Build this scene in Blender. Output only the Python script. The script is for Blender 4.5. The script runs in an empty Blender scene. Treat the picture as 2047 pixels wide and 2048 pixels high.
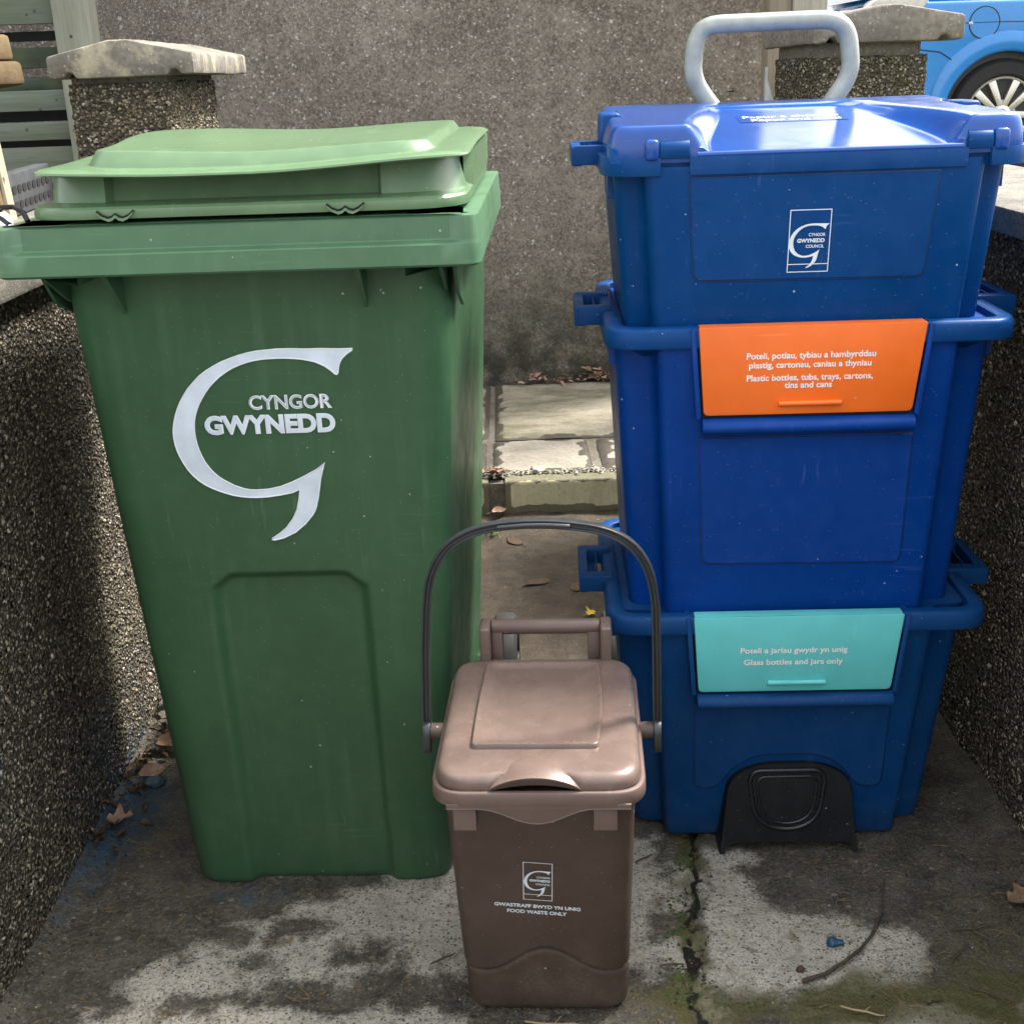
import bpy, bmesh, math, random
from mathutils import Vector, Matrix, noise
import numpy as np
C = bpy.context.scene.collection
R = math.radians
random.seed(7)

# ------------------------------------------------------------------ helpers
def sstep(a, b, x):
    if a == b: return 0.0 if x < a else 1.0
    t = max(0.0, min(1.0, (x - a) / (b - a)))
    return t * t * (3 - 2 * t)

def nz(x, y, z=0.0, o=4):
    return noise.fractal(Vector((x, y, z)), 1.0, 2.0, o)

class MB:
    """collects shapes and links them as ONE mesh object"""
    def __init__(s): s.v = []; s.f = []
    def add(s, v, f):
        o = len(s.v); s.v += [tuple(p) for p in v]; s.f += [tuple(i + o for i in q) for q in f]; return s
    def box(s, x0, x1, y0, y1, z0, z1, m=None):
        v = [(x0,y0,z0),(x1,y0,z0),(x1,y1,z0),(x0,y1,z0),(x0,y0,z1),(x1,y0,z1),(x1,y1,z1),(x0,y1,z1)]
        if m is not None: v = [m @ Vector(p) for p in v]
        return s.add(v, [(3,2,1,0),(4,5,6,7),(0,1,5,4),(1,2,6,5),(2,3,7,6),(3,0,4,7)])
    def loft(s, secs, cap0=True, cap1=True, ring=False):
        n = len(secs[0]); v = [p for q in secs for p in q]; f = []
        m = len(secs)
        for i in range(m if ring else m - 1):
            a, b = i * n, ((i + 1) % m) * n
            for j in range(n):
                k = (j + 1) % n; f.append((a + j, a + k, b + k, b + j))
        if not ring:
            if cap0: f.append(tuple(range(n - 1, -1, -1)))
            if cap1: f.append(tuple((m - 1) * n + j for j in range(n)))
        return s.add(v, f)
    def strip(s, secs):                       # open grid of rows
        n = len(secs[0]); v = [p for q in secs for p in q]; f = []
        for i in range(len(secs) - 1):
            for j in range(n - 1):
                f.append((i*n+j, i*n+j+1, (i+1)*n+j+1, (i+1)*n+j))
        return s.add(v, f)
    def tube(s, pts, r, n=10, closed=False):
        pts = [Vector(p) for p in pts]; rs = r if isinstance(r, (list, tuple)) else [r] * len(pts)
        secs = []; up = None
        for i, p in enumerate(pts):
            if closed: t = pts[(i + 1) % len(pts)] - pts[i - 1]
            else: t = pts[min(i + 1, len(pts) - 1)] - pts[max(i - 1, 0)]
            t.normalize()
            if up is None:
                up = t.orthogonal().normalized()
            up = (up - t * up.dot(t)).normalized(); w = t.cross(up)
            secs.append([p + (up * math.cos(2*math.pi*k/n) + w * math.sin(2*math.pi*k/n)) * rs[i] for k in range(n)])
        return s.loft(secs, ring=closed)
    def prism(s, poly, y0, y1, fn=None):
        """poly of (u,z); thickness along v from y0 to y1; fn(u,v,z)->point"""
        fn = fn or (lambda u, v, z: (u, v, z))
        return s.loft([[fn(u, y0, z) for u, z in poly], [fn(u, y1, z) for u, z in poly]])
    def lathe(s, prof, n=40, axis='x', c=(0, 0, 0), closed=True):
        secs = []
        for k in range(n):
            a = 2 * math.pi * k / n; q = []
            for r, h in prof:
                p = {'x': (h, r*math.cos(a), r*math.sin(a)), 'y': (r*math.cos(a), h, r*math.sin(a)), 'z': (r*math.cos(a), r*math.sin(a), h)}[axis]
                q.append((p[0]+c[0], p[1]+c[1], p[2]+c[2]))
            secs.append(q)
        if closed: return s.loft(secs, ring=True)
        m = len(prof)
        v = [p for q in secs for p in q]; f = []
        for i in range(n):
            a, b = i*m, ((i+1) % n)*m
            for j in range(m-1): f.append((a+j, a+j+1, b+j+1, b+j))
        return s.add(v, f)
    def build(s, name, mat, parent=None, bevel=0.0, seg=2, sharp=40, bang=30, flip=False):
        bm = bmesh.new()
        vs = [bm.verts.new(p) for p in s.v]
        for q in s.f:
            if len(set(q)) >= 3:
                try: bm.faces.new([vs[i] for i in q])
                except ValueError: pass
        bmesh.ops.remove_doubles(bm, verts=bm.verts, dist=1e-5)
        bmesh.ops.recalc_face_normals(bm, faces=bm.faces)
        if bevel:
            e = [e for e in bm.edges if len(e.link_faces) == 2 and e.calc_face_angle(0) > R(bang)]
            bmesh.ops.bevel(bm, geom=e, offset=bevel, segments=seg, profile=0.5, affect='EDGES', clamp_overlap=True)
        for f in bm.faces: f.smooth = True
        for e in bm.edges:
            e.smooth = not (len(e.link_faces) == 2 and e.calc_face_angle(0) > R(sharp))
        me = bpy.data.meshes.new(name); bm.to_mesh(me); bm.free()
        return link(name, me, mat, parent)

def link(name, me, mat, parent=None):
    o = bpy.data.objects.new(name, me); C.objects.link(o)
    if mat is not None: me.materials.append(mat)
    if parent is not None: o.parent = parent
    return o

def grid_mesh(name, xs, ys, fn, mat, parent=None, attrs=None, wrap=None):
    """dense sheet: fn(a,b)->point ; attrs: dict name->function(a,b)"""
    nx, ny = len(xs), len(ys)
    v = [fn(a, b) for b in ys for a in xs]
    f = [(j*nx+i, j*nx+i+1, (j+1)*nx+i+1, (j+1)*nx+i) for j in range(ny-1) for i in range(nx-1)]
    me = bpy.data.meshes.new(name); me.from_pydata(v, [], f)
    me.polygons.foreach_set('use_smooth', [True]*len(f))
    for k, g in (attrs or {}).items():
        at = me.attributes.new(k, 'FLOAT', 'POINT')
        at.data.foreach_set('value', [float(g(a, b)) for b in ys for a in xs])
    return link(name, me, mat, parent)

def lin(a, b, n): return [a + (b - a) * i / (n - 1) for i in range(n)]

def thing(name, label, cat, loc=(0, 0, 0), rotz=0, group=None):
    o = bpy.data.objects.new(name, None); C.objects.link(o)
    o.location = loc; o.rotation_euler = (0, 0, rotz); o.empty_display_size = .05
    o['label'] = label; o['category'] = cat
    if group: o['group'] = group
    return o
def tag(o, label, cat, group=None, kind=None):
    o['label'] = label; o['category'] = cat
    if group: o['group'] = group
    if kind: o['kind'] = kind
    return o
def setting(o, kind='structure', label=None):
    o['kind'] = kind
    if label: o['label'] = label
    return o

def round_poly(pts, rad, n=5):
    out = []; m = len(pts)
    for i, p in enumerate(pts):
        r = rad[i] if isinstance(rad, (list, tuple)) else rad
        p = Vector(p); a = Vector(pts[i-1]); b = Vector(pts[(i+1) % m])
        da = (a - p); db = (b - p)
        ra = min(r, da.length*.49); rb = min(r, db.length*.49)
        A = p + da.normalized()*ra; B = p + db.normalized()*rb
        for k in range(n + 1):
            t = k / n
            q = A*(1-t)**2 + p*2*t*(1-t) + B*t*t
            out.append(tuple(q))
    return out
def rrect(u0, u1, v0, v1, r, n=6, ub=0.0):
    return round_poly([(u0, v0), (u1, v0), (u1+ub, v1), (u0-ub, v1)], r, n)
def irr(u0, u1, v0, v1, r, n, i, ub=0.0): return rrect(u0+i, u1-i, v0+i, v1-i, max(r-i, .0015), n, ub)
def inset(poly, d):
    out = []; m = len(poly)
    for i in range(m):
        a, p, b = Vector(poly[i-1]), Vector(poly[i]), Vector(poly[(i+1) % m])
        t = (b - a)
        if t.length < 1e-9: out.append(tuple(p)); continue
        t.normalize(); nrm = Vector((-t.y, t.x))
        q = p + nrm*d; out.append(tuple(q))
    return out

def bez(p0, p1, p2, p3, n):
    o = []
    for i in range(n):
        t = i/(n-1); o.append(tuple(Vector(p0)*(1-t)**3 + Vector(p1)*3*t*(1-t)**2 + Vector(p2)*3*t*t*(1-t) + Vector(p3)*t**3))
    return o

def text_mesh(txt, bold=0.0, depth=0.001, spacing=1.0):
    """text as raw mesh with lower left at origin; returns verts(list), faces, width, capheight"""
    cu = bpy.data.curves.new('t', 'FONT'); cu.body = txt; cu.size = 1.0
    cu.offset = bold; cu.extrude = 0.0; cu.resolution_u = 4; cu.space_character = spacing
    ob = bpy.data.objects.new('t', cu); C.objects.link(ob)
    bpy.context.view_layer.update()
    dg = bpy.context.evaluated_depsgraph_get()
    me = bpy.data.meshes.new_from_object(ob.evaluated_get(dg))
    v = [tuple(p.co) for p in me.vertices]; f = [tuple(p.vertices) for p in me.polygons]
    bpy.data.objects.remove(ob); bpy.data.curves.remove(cu); bpy.data.meshes.remove(me)
    x0 = min(p[0] for p in v); x1 = max(p[0] for p in v)
    return [(p[0]-x0, p[1]) for p in v], f, x1-x0
CAP = 0.0
def put_text(mb, txt, u0, u1, z0, h, surf, bold=0.0, off=.0012, rot=0.0, align=None, spacing=1.0):
    """lay text so that it spans u0..u1 with cap height h above baseline z0, on surf(u,z)->v"""
    global CAP
    if not CAP:
        tv, _, _ = text_mesh('H'); CAP = max(p[1] for p in tv)
    v, f, w = text_mesh(txt, bold, spacing=spacing)
    sx = (u1-u0)/w; sy = h/CAP; c, s = math.cos(rot), math.sin(rot)
    pts = []
    for x, y in v:
        a, b = x*sx, y*sy
        u = u0 + c*a - s*b; z = z0 + s*a + c*b
        pts.append((u, surf(u, z)-off, z))
    mb.add(pts, f)
    return mb

# ------------------------------------------------------------------ node helper
class NT:
    def __init__(s, name):
        s.m = bpy.data.materials.new(name); s.m.use_nodes = True
        s.t = s.m.node_tree; s.t.nodes.clear()
        s.out = s.t.nodes.new('ShaderNodeOutputMaterial')
    def n(s, typ, ins=None, **props):
        d = s.t.nodes.new('ShaderNode' + typ)
        for k, v in props.items(): setattr(d, k, v)
        for k, v in (ins or {}).items():
            sock = d.inputs[k]
            if isinstance(v, bpy.types.NodeSocket): s.t.links.new(v, sock)
            elif isinstance(v, bpy.types.Node): s.t.links.new(v.outputs[0], sock)
            else:
                if sock.type == 'RGBA' and len(v) == 3: v = (*v, 1)
                sock.default_value = v
        return d
    def math(s, op, a, b=0.0, clamp=False): return s.n('Math', {0: a, 1: b}, operation=op, use_clamp=clamp).outputs[0]
    def co(s, scale=(1, 1, 1), world=False):
        if world:
            g = s.n('NewGeometry'); src = g.outputs['Position']
        else: src = s.n('TexCoord').outputs['Object']
        return s.n('Mapping', {'Vector': src, 'Scale': scale}).outputs[0]
    def noise(s, vec, scale, detail=4, rough=.55, out='Fac'):
        d = s.n('TexNoise', {'Vector': vec, 'Scale': scale, 'Detail': detail, 'Roughness': rough}); return d.outputs[0 if out == 'Fac' else 1]
    def vor(s, vec, scale, feature='F1', rnd=1.0): return s.n('TexVoronoi', {'Vector': vec, 'Scale': scale, 'Randomness': rnd}, feature=feature)
    def ramp(s, fac, stops, interp='LINEAR'):
        d = s.n('ValToRGB', {'Fac': fac}); cr = d.color_ramp; cr.interpolation = interp
        while len(cr.elements) < len(stops): cr.elements.new(.5)
        for e, (p, c) in zip(cr.elements, stops):
            e.position = p; e.color = (c, c, c, 1) if isinstance(c, (int, float)) else (*c, 1)
        return d.outputs[0]
    def mix(s, fac, a, b, blend='MIX'):
        d = s.n('Mix', data_type='RGBA', blend_type=blend)
        for sock, v in ((d.inputs[0], fac), (d.inputs[6], a), (d.inputs[7], b)):
            if isinstance(v, bpy.types.NodeSocket): s.t.links.new(v, sock)
            elif isinstance(v, (int, float)): sock.default_value = v
            else: sock.default_value = (*v, 1) if len(v) == 3 else v
        return d.outputs[2]
    def mr(s, v, a, b, c=0.0, d=1.0): return s.n('MapRange', {'Value': v, 'From Min': a, 'From Max': b, 'To Min': c, 'To Max': d}).outputs[0]
    def attr(s, name): return s.n('Attribute', attribute_name=name).outputs['Fac']
    def bump(s, h, strength, dist=.002, normal=None):
        i = {'Height': h, 'Strength': strength, 'Distance': dist}
        if normal is not None: i['Normal'] = normal
        return s.n('Bump', i).outputs[0]
    def fin(s, color, rough=.5, normal=None, metal=0.0, spec=.5, **kw):
        b = s.n('BsdfPrincipled')
        def st(k, v):
            if isinstance(v, bpy.types.NodeSocket): s.t.links.new(v, b.inputs[k])
            else: b.inputs[k].default_value = (*v, 1) if isinstance(v, tuple) and len(v) == 3 else v
        st('Base Color', color); st('Roughness', rough); st('Metallic', metal); st('Specular IOR Level', spec)
        if normal is not None: st('Normal', normal)
        for k, v in kw.items(): st(k, v)
        s.t.links.new(b.outputs[0], s.out.inputs['Surface']); s.b = b
        return s.m
# ------------------------------------------------------------------ materials
def plastic(name, col, rough=.42, speck=.5, fade=.0, dust=0.0, coat=0.0, grain=.25, dustcol=(.30, .27, .22), spec=.5, streak=0.0, big=.12, wear=.18, rv=1.0):
    k = NT(name); co = k.co()
    big_ = k.noise(co, 5, 3); mid = k.noise(co, 40, 4)
    c = k.mix(k.mr(big_, .3, .7), tuple(x*.90 for x in col), tuple(min(1, x*1.10) for x in col))
    c = k.mix(k.mr(mid, .45, .8, 0, .12 + fade), c, tuple(min(1, x*1.25+.03) for x in col))
    # scuffs: long thin stretched noise
    sc = k.noise(k.co((9, 9, 160)), 1.0, 3); sc2 = k.noise(k.co((120, 7, 14)), 1.0, 3)
    scf = k.math('MULTIPLY', k.mr(sc, .63, .70), k.mr(k.noise(co, 4.5, 4), .50, .62))
    scf2 = k.math('MULTIPLY', k.mr(sc2, .64, .70), k.mr(k.noise(co, 5.5, 4), .50, .62))
    c = k.mix(k.math('MULTIPLY', k.math('MAXIMUM', scf, scf2), .30), c, tuple(min(1, x*1.6+.07) for x in col))
    v = k.vor(co, 62)
    keep = k.math('GREATER_THAN', k.n('SeparateColor', {0: v.outputs['Color']}).outputs[0], .80)
    big_s = k.n('SeparateColor', {0: v.outputs['Color']}).outputs[1]
    sp = k.math('MULTIPLY', k.math('LESS_THAN', v.outputs['Distance'], k.mr(big_s, 0, 1, .03, .10)), keep)
    c = k.mix(k.math('MULTIPLY', sp, speck), c, (.55, .58, .58))
    v2 = k.vor(co, 240)
    sp2 = k.math('MULTIPLY', k.math('LESS_THAN', v2.outputs['Distance'], .16), k.math('GREATER_THAN', k.n('SeparateColor', {0: v2.outputs['Color']}).outputs[2], .93))
    c = k.mix(k.math('MULTIPLY', sp2, speck*.5), c, (.45, .47, .45))
    if streak:
        sk = k.math('MULTIPLY', k.mr(k.noise(k.co((42, 42, 1.6)), 1.0, 5, .6), .50, .72), k.mr(k.noise(co, 4, 3), .38, .65))
        c = k.mix(k.math('MULTIPLY', sk, streak), c, tuple(x*1.5+.022 for x in col))
        sm = k.mr(k.noise(k.co((14, 14, 9)), 1.0, 6, .7), .54, .74)
        c = k.mix(k.math('MULTIPLY', sm, streak*.5), c, tuple(x*.62 for x in col))
    if dust:
        dn = k.math('MULTIPLY', k.mr(k.noise(co, 9, 5, .65), .42, .75), k.mr(k.noise(co, 260, 2), .3, .7, .35, 1))
        z = k.n('SeparateXYZ', {0: k.co()}).outputs[2]
        dn = k.math('MULTIPLY', dn, k.mr(z, .0, .30, dust, dust*.12))
        c = k.mix(dn, c, dustcol)
    if wear:
        pt = k.n('NewGeometry').outputs['Pointiness']
        ew = k.math('MULTIPLY', k.mr(pt, .512, .60), k.mr(k.noise(co, 30, 4), .30, .65, .35, 1))
        c = k.mix(k.math('MULTIPLY', ew, wear), c, tuple(min(1, x*2.0+.05) for x in col))
    rg = k.mr(k.noise(co, 22, 4), .3, .7, rough-.06*rv, rough+.10*rv)
    nb = k.bump(k.noise(co, 700, 2), grain, .0006)
    nb = k.bump(k.noise(co, 9, 2), big, .006, nb)
    kw = {}
    if coat: kw = {'Coat Weight': coat, 'Coat Roughness': .12}
    return k.fin(c, rg, nb, spec=spec, **kw)

def roughcast(name, tint=(1, 1, 1), scale=120, disp=.006, green=.35, white=.06, bluespot=False):
    k = NT(name); co = k.co(world=True)
    w = k.n('VectorMath', {0: co, 1: k.n('VectorMath', {0: k.noise(co, 60, 2, out='C'), 1: (.006, .006, .006)}, operation='MULTIPLY')}, operation='ADD').outputs[0]
    v = k.vor(w, scale); v2 = k.vor(w, scale*2.1); v3 = k.vor(w, scale*.55)
    bigm = k.math('GREATER_THAN', k.n('SeparateColor', {0: v3.outputs['Color']}).outputs[1], .90)
    bigm = k.math('MULTIPLY', bigm, k.math('LESS_THAN', v3.outputs['Distance'], .42))
    h = k.math('SUBTRACT', 1.0, k.math('MULTIPLY', v.outputs['Distance'], 1.35))
    h = k.math('MAXIMUM', h, k.math('MULTIPLY', bigm, k.math('SUBTRACT', 1.15, k.math('MULTIPLY', v3.outputs['Distance'], 1.2))))
    sc = k.n('SeparateColor', {0: k.mix(bigm, v.outputs['Color'], v3.outputs['Color'])})
    r = sc.outputs[0]
    hh = k.math('ADD', k.math('MULTIPLY', h, k.mr(sc.outputs[1], 0, 1, .35, 1.0)), k.math('MULTIPLY', k.math('SUBTRACT', 1.0, v2.outputs['Distance']), .25))
    t = lambda c: tuple(a*b for a, b in zip(c, tint))
    c = k.ramp(r, [(0, t((.050, .046, .038))), (.35, t((.105, .092, .070))), (.62, t((.17, .15, .115))), (.85, t((.27, .24, .19))), (1, t((.36, .34, .29)))])
    gap = k.mr(hh, .20, .62)
    c = k.mix(gap, t((.028, .025, .020)), c)
    c = k.mix(k.math('MULTIPLY', k.mr(k.noise(co, 5, 4), .48, .68), green), c, k.mix(.5, c, (.13, .13, .05)))
    c = k.mix(k.math('MULTIPLY', k.mr(k.noise(co, 3.2, 4), .42, .72), .55), c, k.mix(.55, c, (.02, .02, .018)))
    wh = k.math('GREATER_THAN', sc.outputs[2], 1-white)
    c = k.mix(k.math('MULTIPLY', k.math('MULTIPLY', wh, gap), .8), c, (.55, .52, .46))
    if bluespot:
        z = k.n('SeparateXYZ', {0: co}).outputs[2]; y = k.n('SeparateXYZ', {0: co}).outputs[1]
        bl = k.math('MULTIPLY', k.mr(z, .0, .22, 1, 0), k.mr(k.noise(co, 9, 4), .44, .62))
        bl = k.math('MULTIPLY', bl, k.math('MULTIPLY', k.mr(y, 1.62, 1.75), k.mr(y, 2.0, 2.2, 1, 0)))
        c = k.mix(k.math('MULTIPLY', bl, .75), c, (.022, .06, .11))
        d1 = k.n('VectorMath', {0: co, 1: (-.70, 1.455, .30)}, operation='DISTANCE').outputs['Value']
        d2 = k.n('VectorMath', {0: co, 1: (-.70, 1.475, .335)}, operation='DISTANCE').outputs['Value']
        dd = k.math('ADD', k.math('MINIMUM', d1, k.math('ADD', d2, .008)), k.math('MULTIPLY', k.noise(co, 70, 2), .02))
        c = k.mix(k.mr(dd, .016, .026, .6, 0), c, (.02, .07, .16))
    nb = k.bump(hh, .9, disp)
    nb = k.bump(k.noise(co, 500, 3), .35, .002, nb)
    m = k.fin(c, k.mr(r, 0, 1, .65, .95), nb, spec=.35)
    d = k.n('Displacement', {'Height': hh, 'Midlevel': .6, 'Scale': disp})
    k.t.links.new(d.outputs[0], k.out.inputs['Displacement']); m.displacement_method = 'BOTH'
    return m

def castconcrete(name, base=(.30, .285, .26), spots=.5, green=.15, sun_dapple=.0, scale=1.0):
    k = NT(name); co = k.co(world=True)
    a = k.noise(co, 14*scale, 6, .65); b = k.noise(co, 90*scale, 4, .7)
    c = k.mix(k.mr(a, .35, .65), tuple(x*.55 for x in base), base)
    c = k.mix(k.mr(b, .40, .62, 0, .65), c, tuple(x*.42 for x in base))
    v = k.vor(co, 170*scale)
    c = k.mix(k.math('MULTIPLY', k.math('LESS_THAN', v.outputs['Distance'], .30), k.math('MULTIPLY', k.math('GREATER_THAN', k.n('SeparateColor', {0: v.outputs['Color']}).outputs[0], .7), spots)), c, tuple(min(1, x*1.6) for x in base))
    c = k.mix(k.math('MULTIPLY', k.mr(k.noise(co, 7, 4), .5, .7), green), c, (.14, .15, .055))
    if sun_dapple:  # painted dappled sunlight: pale stripes mixed into the base colour
        l = k.math('MULTIPLY', k.mr(k.noise(k.co((1, 3, 1), True), 9, 5, .65), .52, .62), sun_dapple)
        c = k.mix(l, c, (.62, .57, .40))
    pit = k.vor(co, 60*scale)
    ph = k.math('MULTIPLY', k.math('LESS_THAN', pit.outputs['Distance'], .16), k.math('GREATER_THAN', k.n('SeparateColor', {0: pit.outputs['Color']}).outputs[1], .85))
    c = k.mix(k.math('MULTIPLY', ph, .8), c, (.03, .03, .028))
    nb = k.bump(k.math('SUBTRACT', b, k.math('MULTIPLY', ph, .8)), .6, .004)
    nb = k.bump(k.noise(co, 420, 3), .5, .0018, nb)
    return k.fin(c, .9, nb, spec=.3)

def backwall():
    k = NT('weathered_render'); co = k.co(world=True)
    a = k.noise(co, 2.2, 6, .65); b = k.noise(co, 26, 6, .72); c3 = k.noise(co, 120, 4, .7)
    c = k.mix(k.mr(a, .35, .68), (.165, .142, .116), (.275, .245, .208))
    c = k.mix(k.mr(b, .36, .66), k.mix(.5, c, (.07, .058, .047)), c)
    c = k.mix(k.mr(c3, .50, .70, 0, .7), c, (.36, .33, .29))
    c = k.mix(k.mr(c3, .47, .34, 0, .7), c, (.055, .048, .042))
    x = k.n('SeparateXYZ', {0: co}).outputs[0]; z = k.n('SeparateXYZ', {0: co}).outputs[2]
    dens = k.math('ADD', k.mr(x, -1.1, .5, .46, .10), k.mr(z, .7, 1.5, -.08, .12))
    dens = k.math('ADD', dens, k.mr(k.noise(co, 3.5, 3), .35, .65, -.18, .18))
    col = c
    warp = k.n('VectorMath', {0: co, 1: k.n('VectorMath', {0: k.noise(co, 130, 3, out='C'), 1: (.016, .016, .016)}, operation='MULTIPLY')}, operation='ADD').outputs[0]
    for sc_, rmax, off, amt in ((34, .27, .00, .75), (72, .42, .14, .8), (150, .42, .22, .7)):
        v = k.vor(warp, sc_); s = k.n('SeparateColor', {0: v.outputs['Color']})
        keep = k.math('LESS_THAN', s.outputs[0], k.math('ADD', dens, off))
        rad = k.math('MULTIPLY', k.math('POWER', s.outputs[1], 1.4), rmax)
        spot = k.math('MULTIPLY', keep, k.mr(k.math('SUBTRACT', rad, v.outputs['Distance']), .0, .06))
        col = k.mix(k.math('MULTIPLY', spot, k.mr(s.outputs[2], 0, 1, amt*.45, amt)), col, (.58, .575, .54))
    run = k.math('MULTIPLY', k.mr(k.noise(k.co((5, 1, .55), True), 1.6, 5, .6), .50, .70), k.mr(k.noise(co, 2, 3), .35, .6))
    col = k.mix(k.math('MULTIPLY', run, .35), col, k.mix(.6, col, (.05, .043, .036)))
    pale = k.math('MULTIPLY', k.mr(k.noise(k.co((1, 1, 1.6), True), 3.1, 6, .7), .56, .68), .25)
    col = k.mix(pale, col, (.34, .305, .26))
    # green bloom and grime near the foot
    g = k.math('MULTIPLY', k.mr(z, .75, .15, 0, 1), k.mr(k.noise(co, 6, 5), .35, .6))
    col = k.mix(k.math('MULTIPLY', g, .6), col, k.mix(k.mr(k.noise(co, 30, 4), .4, .6), (.055, .058, .03), (.16, .15, .10)))
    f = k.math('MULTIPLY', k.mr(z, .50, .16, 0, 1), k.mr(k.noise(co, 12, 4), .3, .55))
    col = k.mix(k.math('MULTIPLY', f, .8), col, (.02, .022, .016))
    # hairline cracks and flaked nicks
    dirn = k.noise(k.co((3, 1, 22), True), 2.0, 3)
    nick = k.math('MULTIPLY', k.mr(dirn, .72, .75), k.mr(k.noise(co, 16, 2), .56, .64))
    col = k.mix(nick, col, (.018, .016, .014))
    nb = k.bump(k.math('SUBTRACT', b, nick), .55, .010)
    nb = k.bump(k.noise(co, 150, 4, .7), .7, .004, nb)
    return k.fin(col, .92, nb, spec=.25)

def ground_mat():
    k = NT('wet_concrete_ground'); co = k.co(world=True)
    dry = k.attr('dry'); moss = k.attr('moss'); blue = k.attr('blue'); soil = k.attr('soil'); crack = k.attr('crack')
    n1 = k.noise(co, 18, 6, .65); n2 = k.noise(co, 95, 5, .7); n3 = k.noise(co, 330, 3, .7)
    wet = k.mix(k.mr(n1, .35, .65), (.052, .048, .041), (.140, .129, .108))
    wet = k.mix(k.mr(n2, .46, .66, 0, .7), wet, (.19, .165, .115))
    wet = k.mix(k.mr(n3, .52, .36, 0, .6), wet, (.022, .019, .014))
    dr = k.mix(k.mr(n1, .3, .7), (.43, .405, .345), (.62, .59, .515))
    dr = k.mix(k.mr(n2, .50, .34, 0, .6), dr, (.15, .14, .12))
    dr = k.mix(k.mr(n3, .50, .36, 0, .65), dr, (.10, .095, .085))
    d = k.mr(k.math('ADD', dry, k.math('ADD', k.math('MULTIPLY', k.math('SUBTRACT', n2, .5), 1.2), k.math('MULTIPLY', k.math('SUBTRACT', n3, .5), .7))), .14, .88)
    c = k.mix(d, wet, dr)
    # exposed aggregate: light and dark grains
    v = k.vor(co, 175); s = k.n('SeparateColor', {0: v.outputs['Color']})
    gr = k.math('LESS_THAN', v.outputs['Distance'], .33)
    c = k.mix(k.math('MULTIPLY', k.math('MULTIPLY', gr, k.math('GREATER_THAN', s.outputs[0], .74)), k.mr(d, 0, 1, .22, .65)), c, k.mix(s.outputs[1], (.46, .40, .26), (.56, .54, .50)))
    c = k.mix(k.math('MULTIPLY', k.math('MULTIPLY', gr, k.math('LESS_THAN', s.outputs[0], .27)), .75), c, (.03, .03, .036))
    v5 = k.vor(co, 75); s5 = k.n('SeparateColor', {0: v5.outputs['Color']})
    peb = k.math('MULTIPLY', k.math('LESS_THAN', v5.outputs['Distance'], k.mr(s5.outputs[1], 0, 1, .12, .34)), k.math('GREATER_THAN', s5.outputs[0], .86))
    c = k.mix(k.math('MULTIPLY', peb, k.mr(d, 0, 1, .40, .75)), c, k.mix(s5.outputs[2], (.36, .30, .19), (.45, .44, .41)))
    # moss
    mm = k.math('MULTIPLY', k.mr(k.math('ADD', moss, k.math('MULTIPLY', k.math('SUBTRACT', n2, .5), .9)), .45, .85), k.mr(n3, .3, .6, .5, 1))
    c = k.mix(k.math('MULTIPLY', mm, .85), c, k.mix(n3, (.040, .042, .010), (.150, .135, .034)))
    # brown soil
    so = k.mr(k.math('ADD', soil, k.math('MULTIPLY', k.math('SUBTRACT', n1, .5), .6)), .4, .65)
    sc = k.mix(k.mr(n1, .35, .65), (.040, .030, .020), (.082, .064, .043))
    sc = k.mix(k.mr(n2, .5, .7, 0, .6), sc, (.125, .10, .07))
    sc = k.mix(k.mr(n3, .5, .3, 0, .5), sc, (.03, .024, .016))
    c = k.mix(so, c, sc)
    # spilt blue paint
    bl = k.math('MULTIPLY', k.mr(k.math('ADD', blue, k.math('MULTIPLY', k.math('SUBTRACT', k.noise(co, 42, 5, .7), .5), 1.3)), .45, .85), k.mr(n3, .25, .6, .4, 1))
    c = k.mix(k.math('MULTIPLY', bl, .92), c, k.mix(n1, (.014, .045, .10), (.035, .12, .20)))
    c = k.mix(k.mr(k.math('ADD', crack, k.math('MULTIPLY', k.math('SUBTRACT', n2, .5), .8)), .48, .62), c, (.016, .015, .011))
    h = k.math('ADD', k.math('MULTIPLY', n2, .6), k.math('MULTIPLY', n3, .4))
    h = k.math('ADD', h, k.math('MULTIPLY', peb, .25))
    nb = k.bump(h, 1.0, .009)
    nb = k.bump(k.math('SUBTRACT', 0.0, v.outputs['Distance']), .5, .0022, nb)
    return k.fin(c, k.mix(d, (.48,)*3, (.92,)*3), nb, spec=.4)

def flag_mat(name, a, b, green=.4):
    k = NT(name); co = k.co(world=True)
    dry = k.attr('dry'); n1 = k.noise(co, 12, 6, .65); n2 = k.noise(co, 80, 5, .7)
    st = k.noise(k.co((60, 60, 3), True), 1.0, 4)
    wet = k.mix(n1, tuple(x*.22 for x in a), tuple(x*.42 for x in a))
    dr = k.mix(k.mr(n1, .3, .7), a, b)
    dr = k.mix(k.mr(st, .5, .75, 0, .35), dr, tuple(x*.55 for x in a))
    gm = k.math('MULTIPLY', k.mr(k.noise(k.co((1, 2.2, 1), True), 5, 5, .65), .46, .66), green)
    dr = k.mix(gm, dr, (.10, .098, .05))
    d = k.mr(k.math('ADD', dry, k.math('MULTIPLY', k.math('SUBTRACT', n2, .5), .25)), .45, .55)
    c = k.mix(d, wet, dr)
    c = k.mix(k.mr(n2, .5, .3, 0, .35), c, tuple(x*.3 for x in a))
    return k.fin(c, k.mix(d, (.5,)*3, (.88,)*3), k.bump(k.math('ADD', n2, st), .5, .005), spec=.35)

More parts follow.
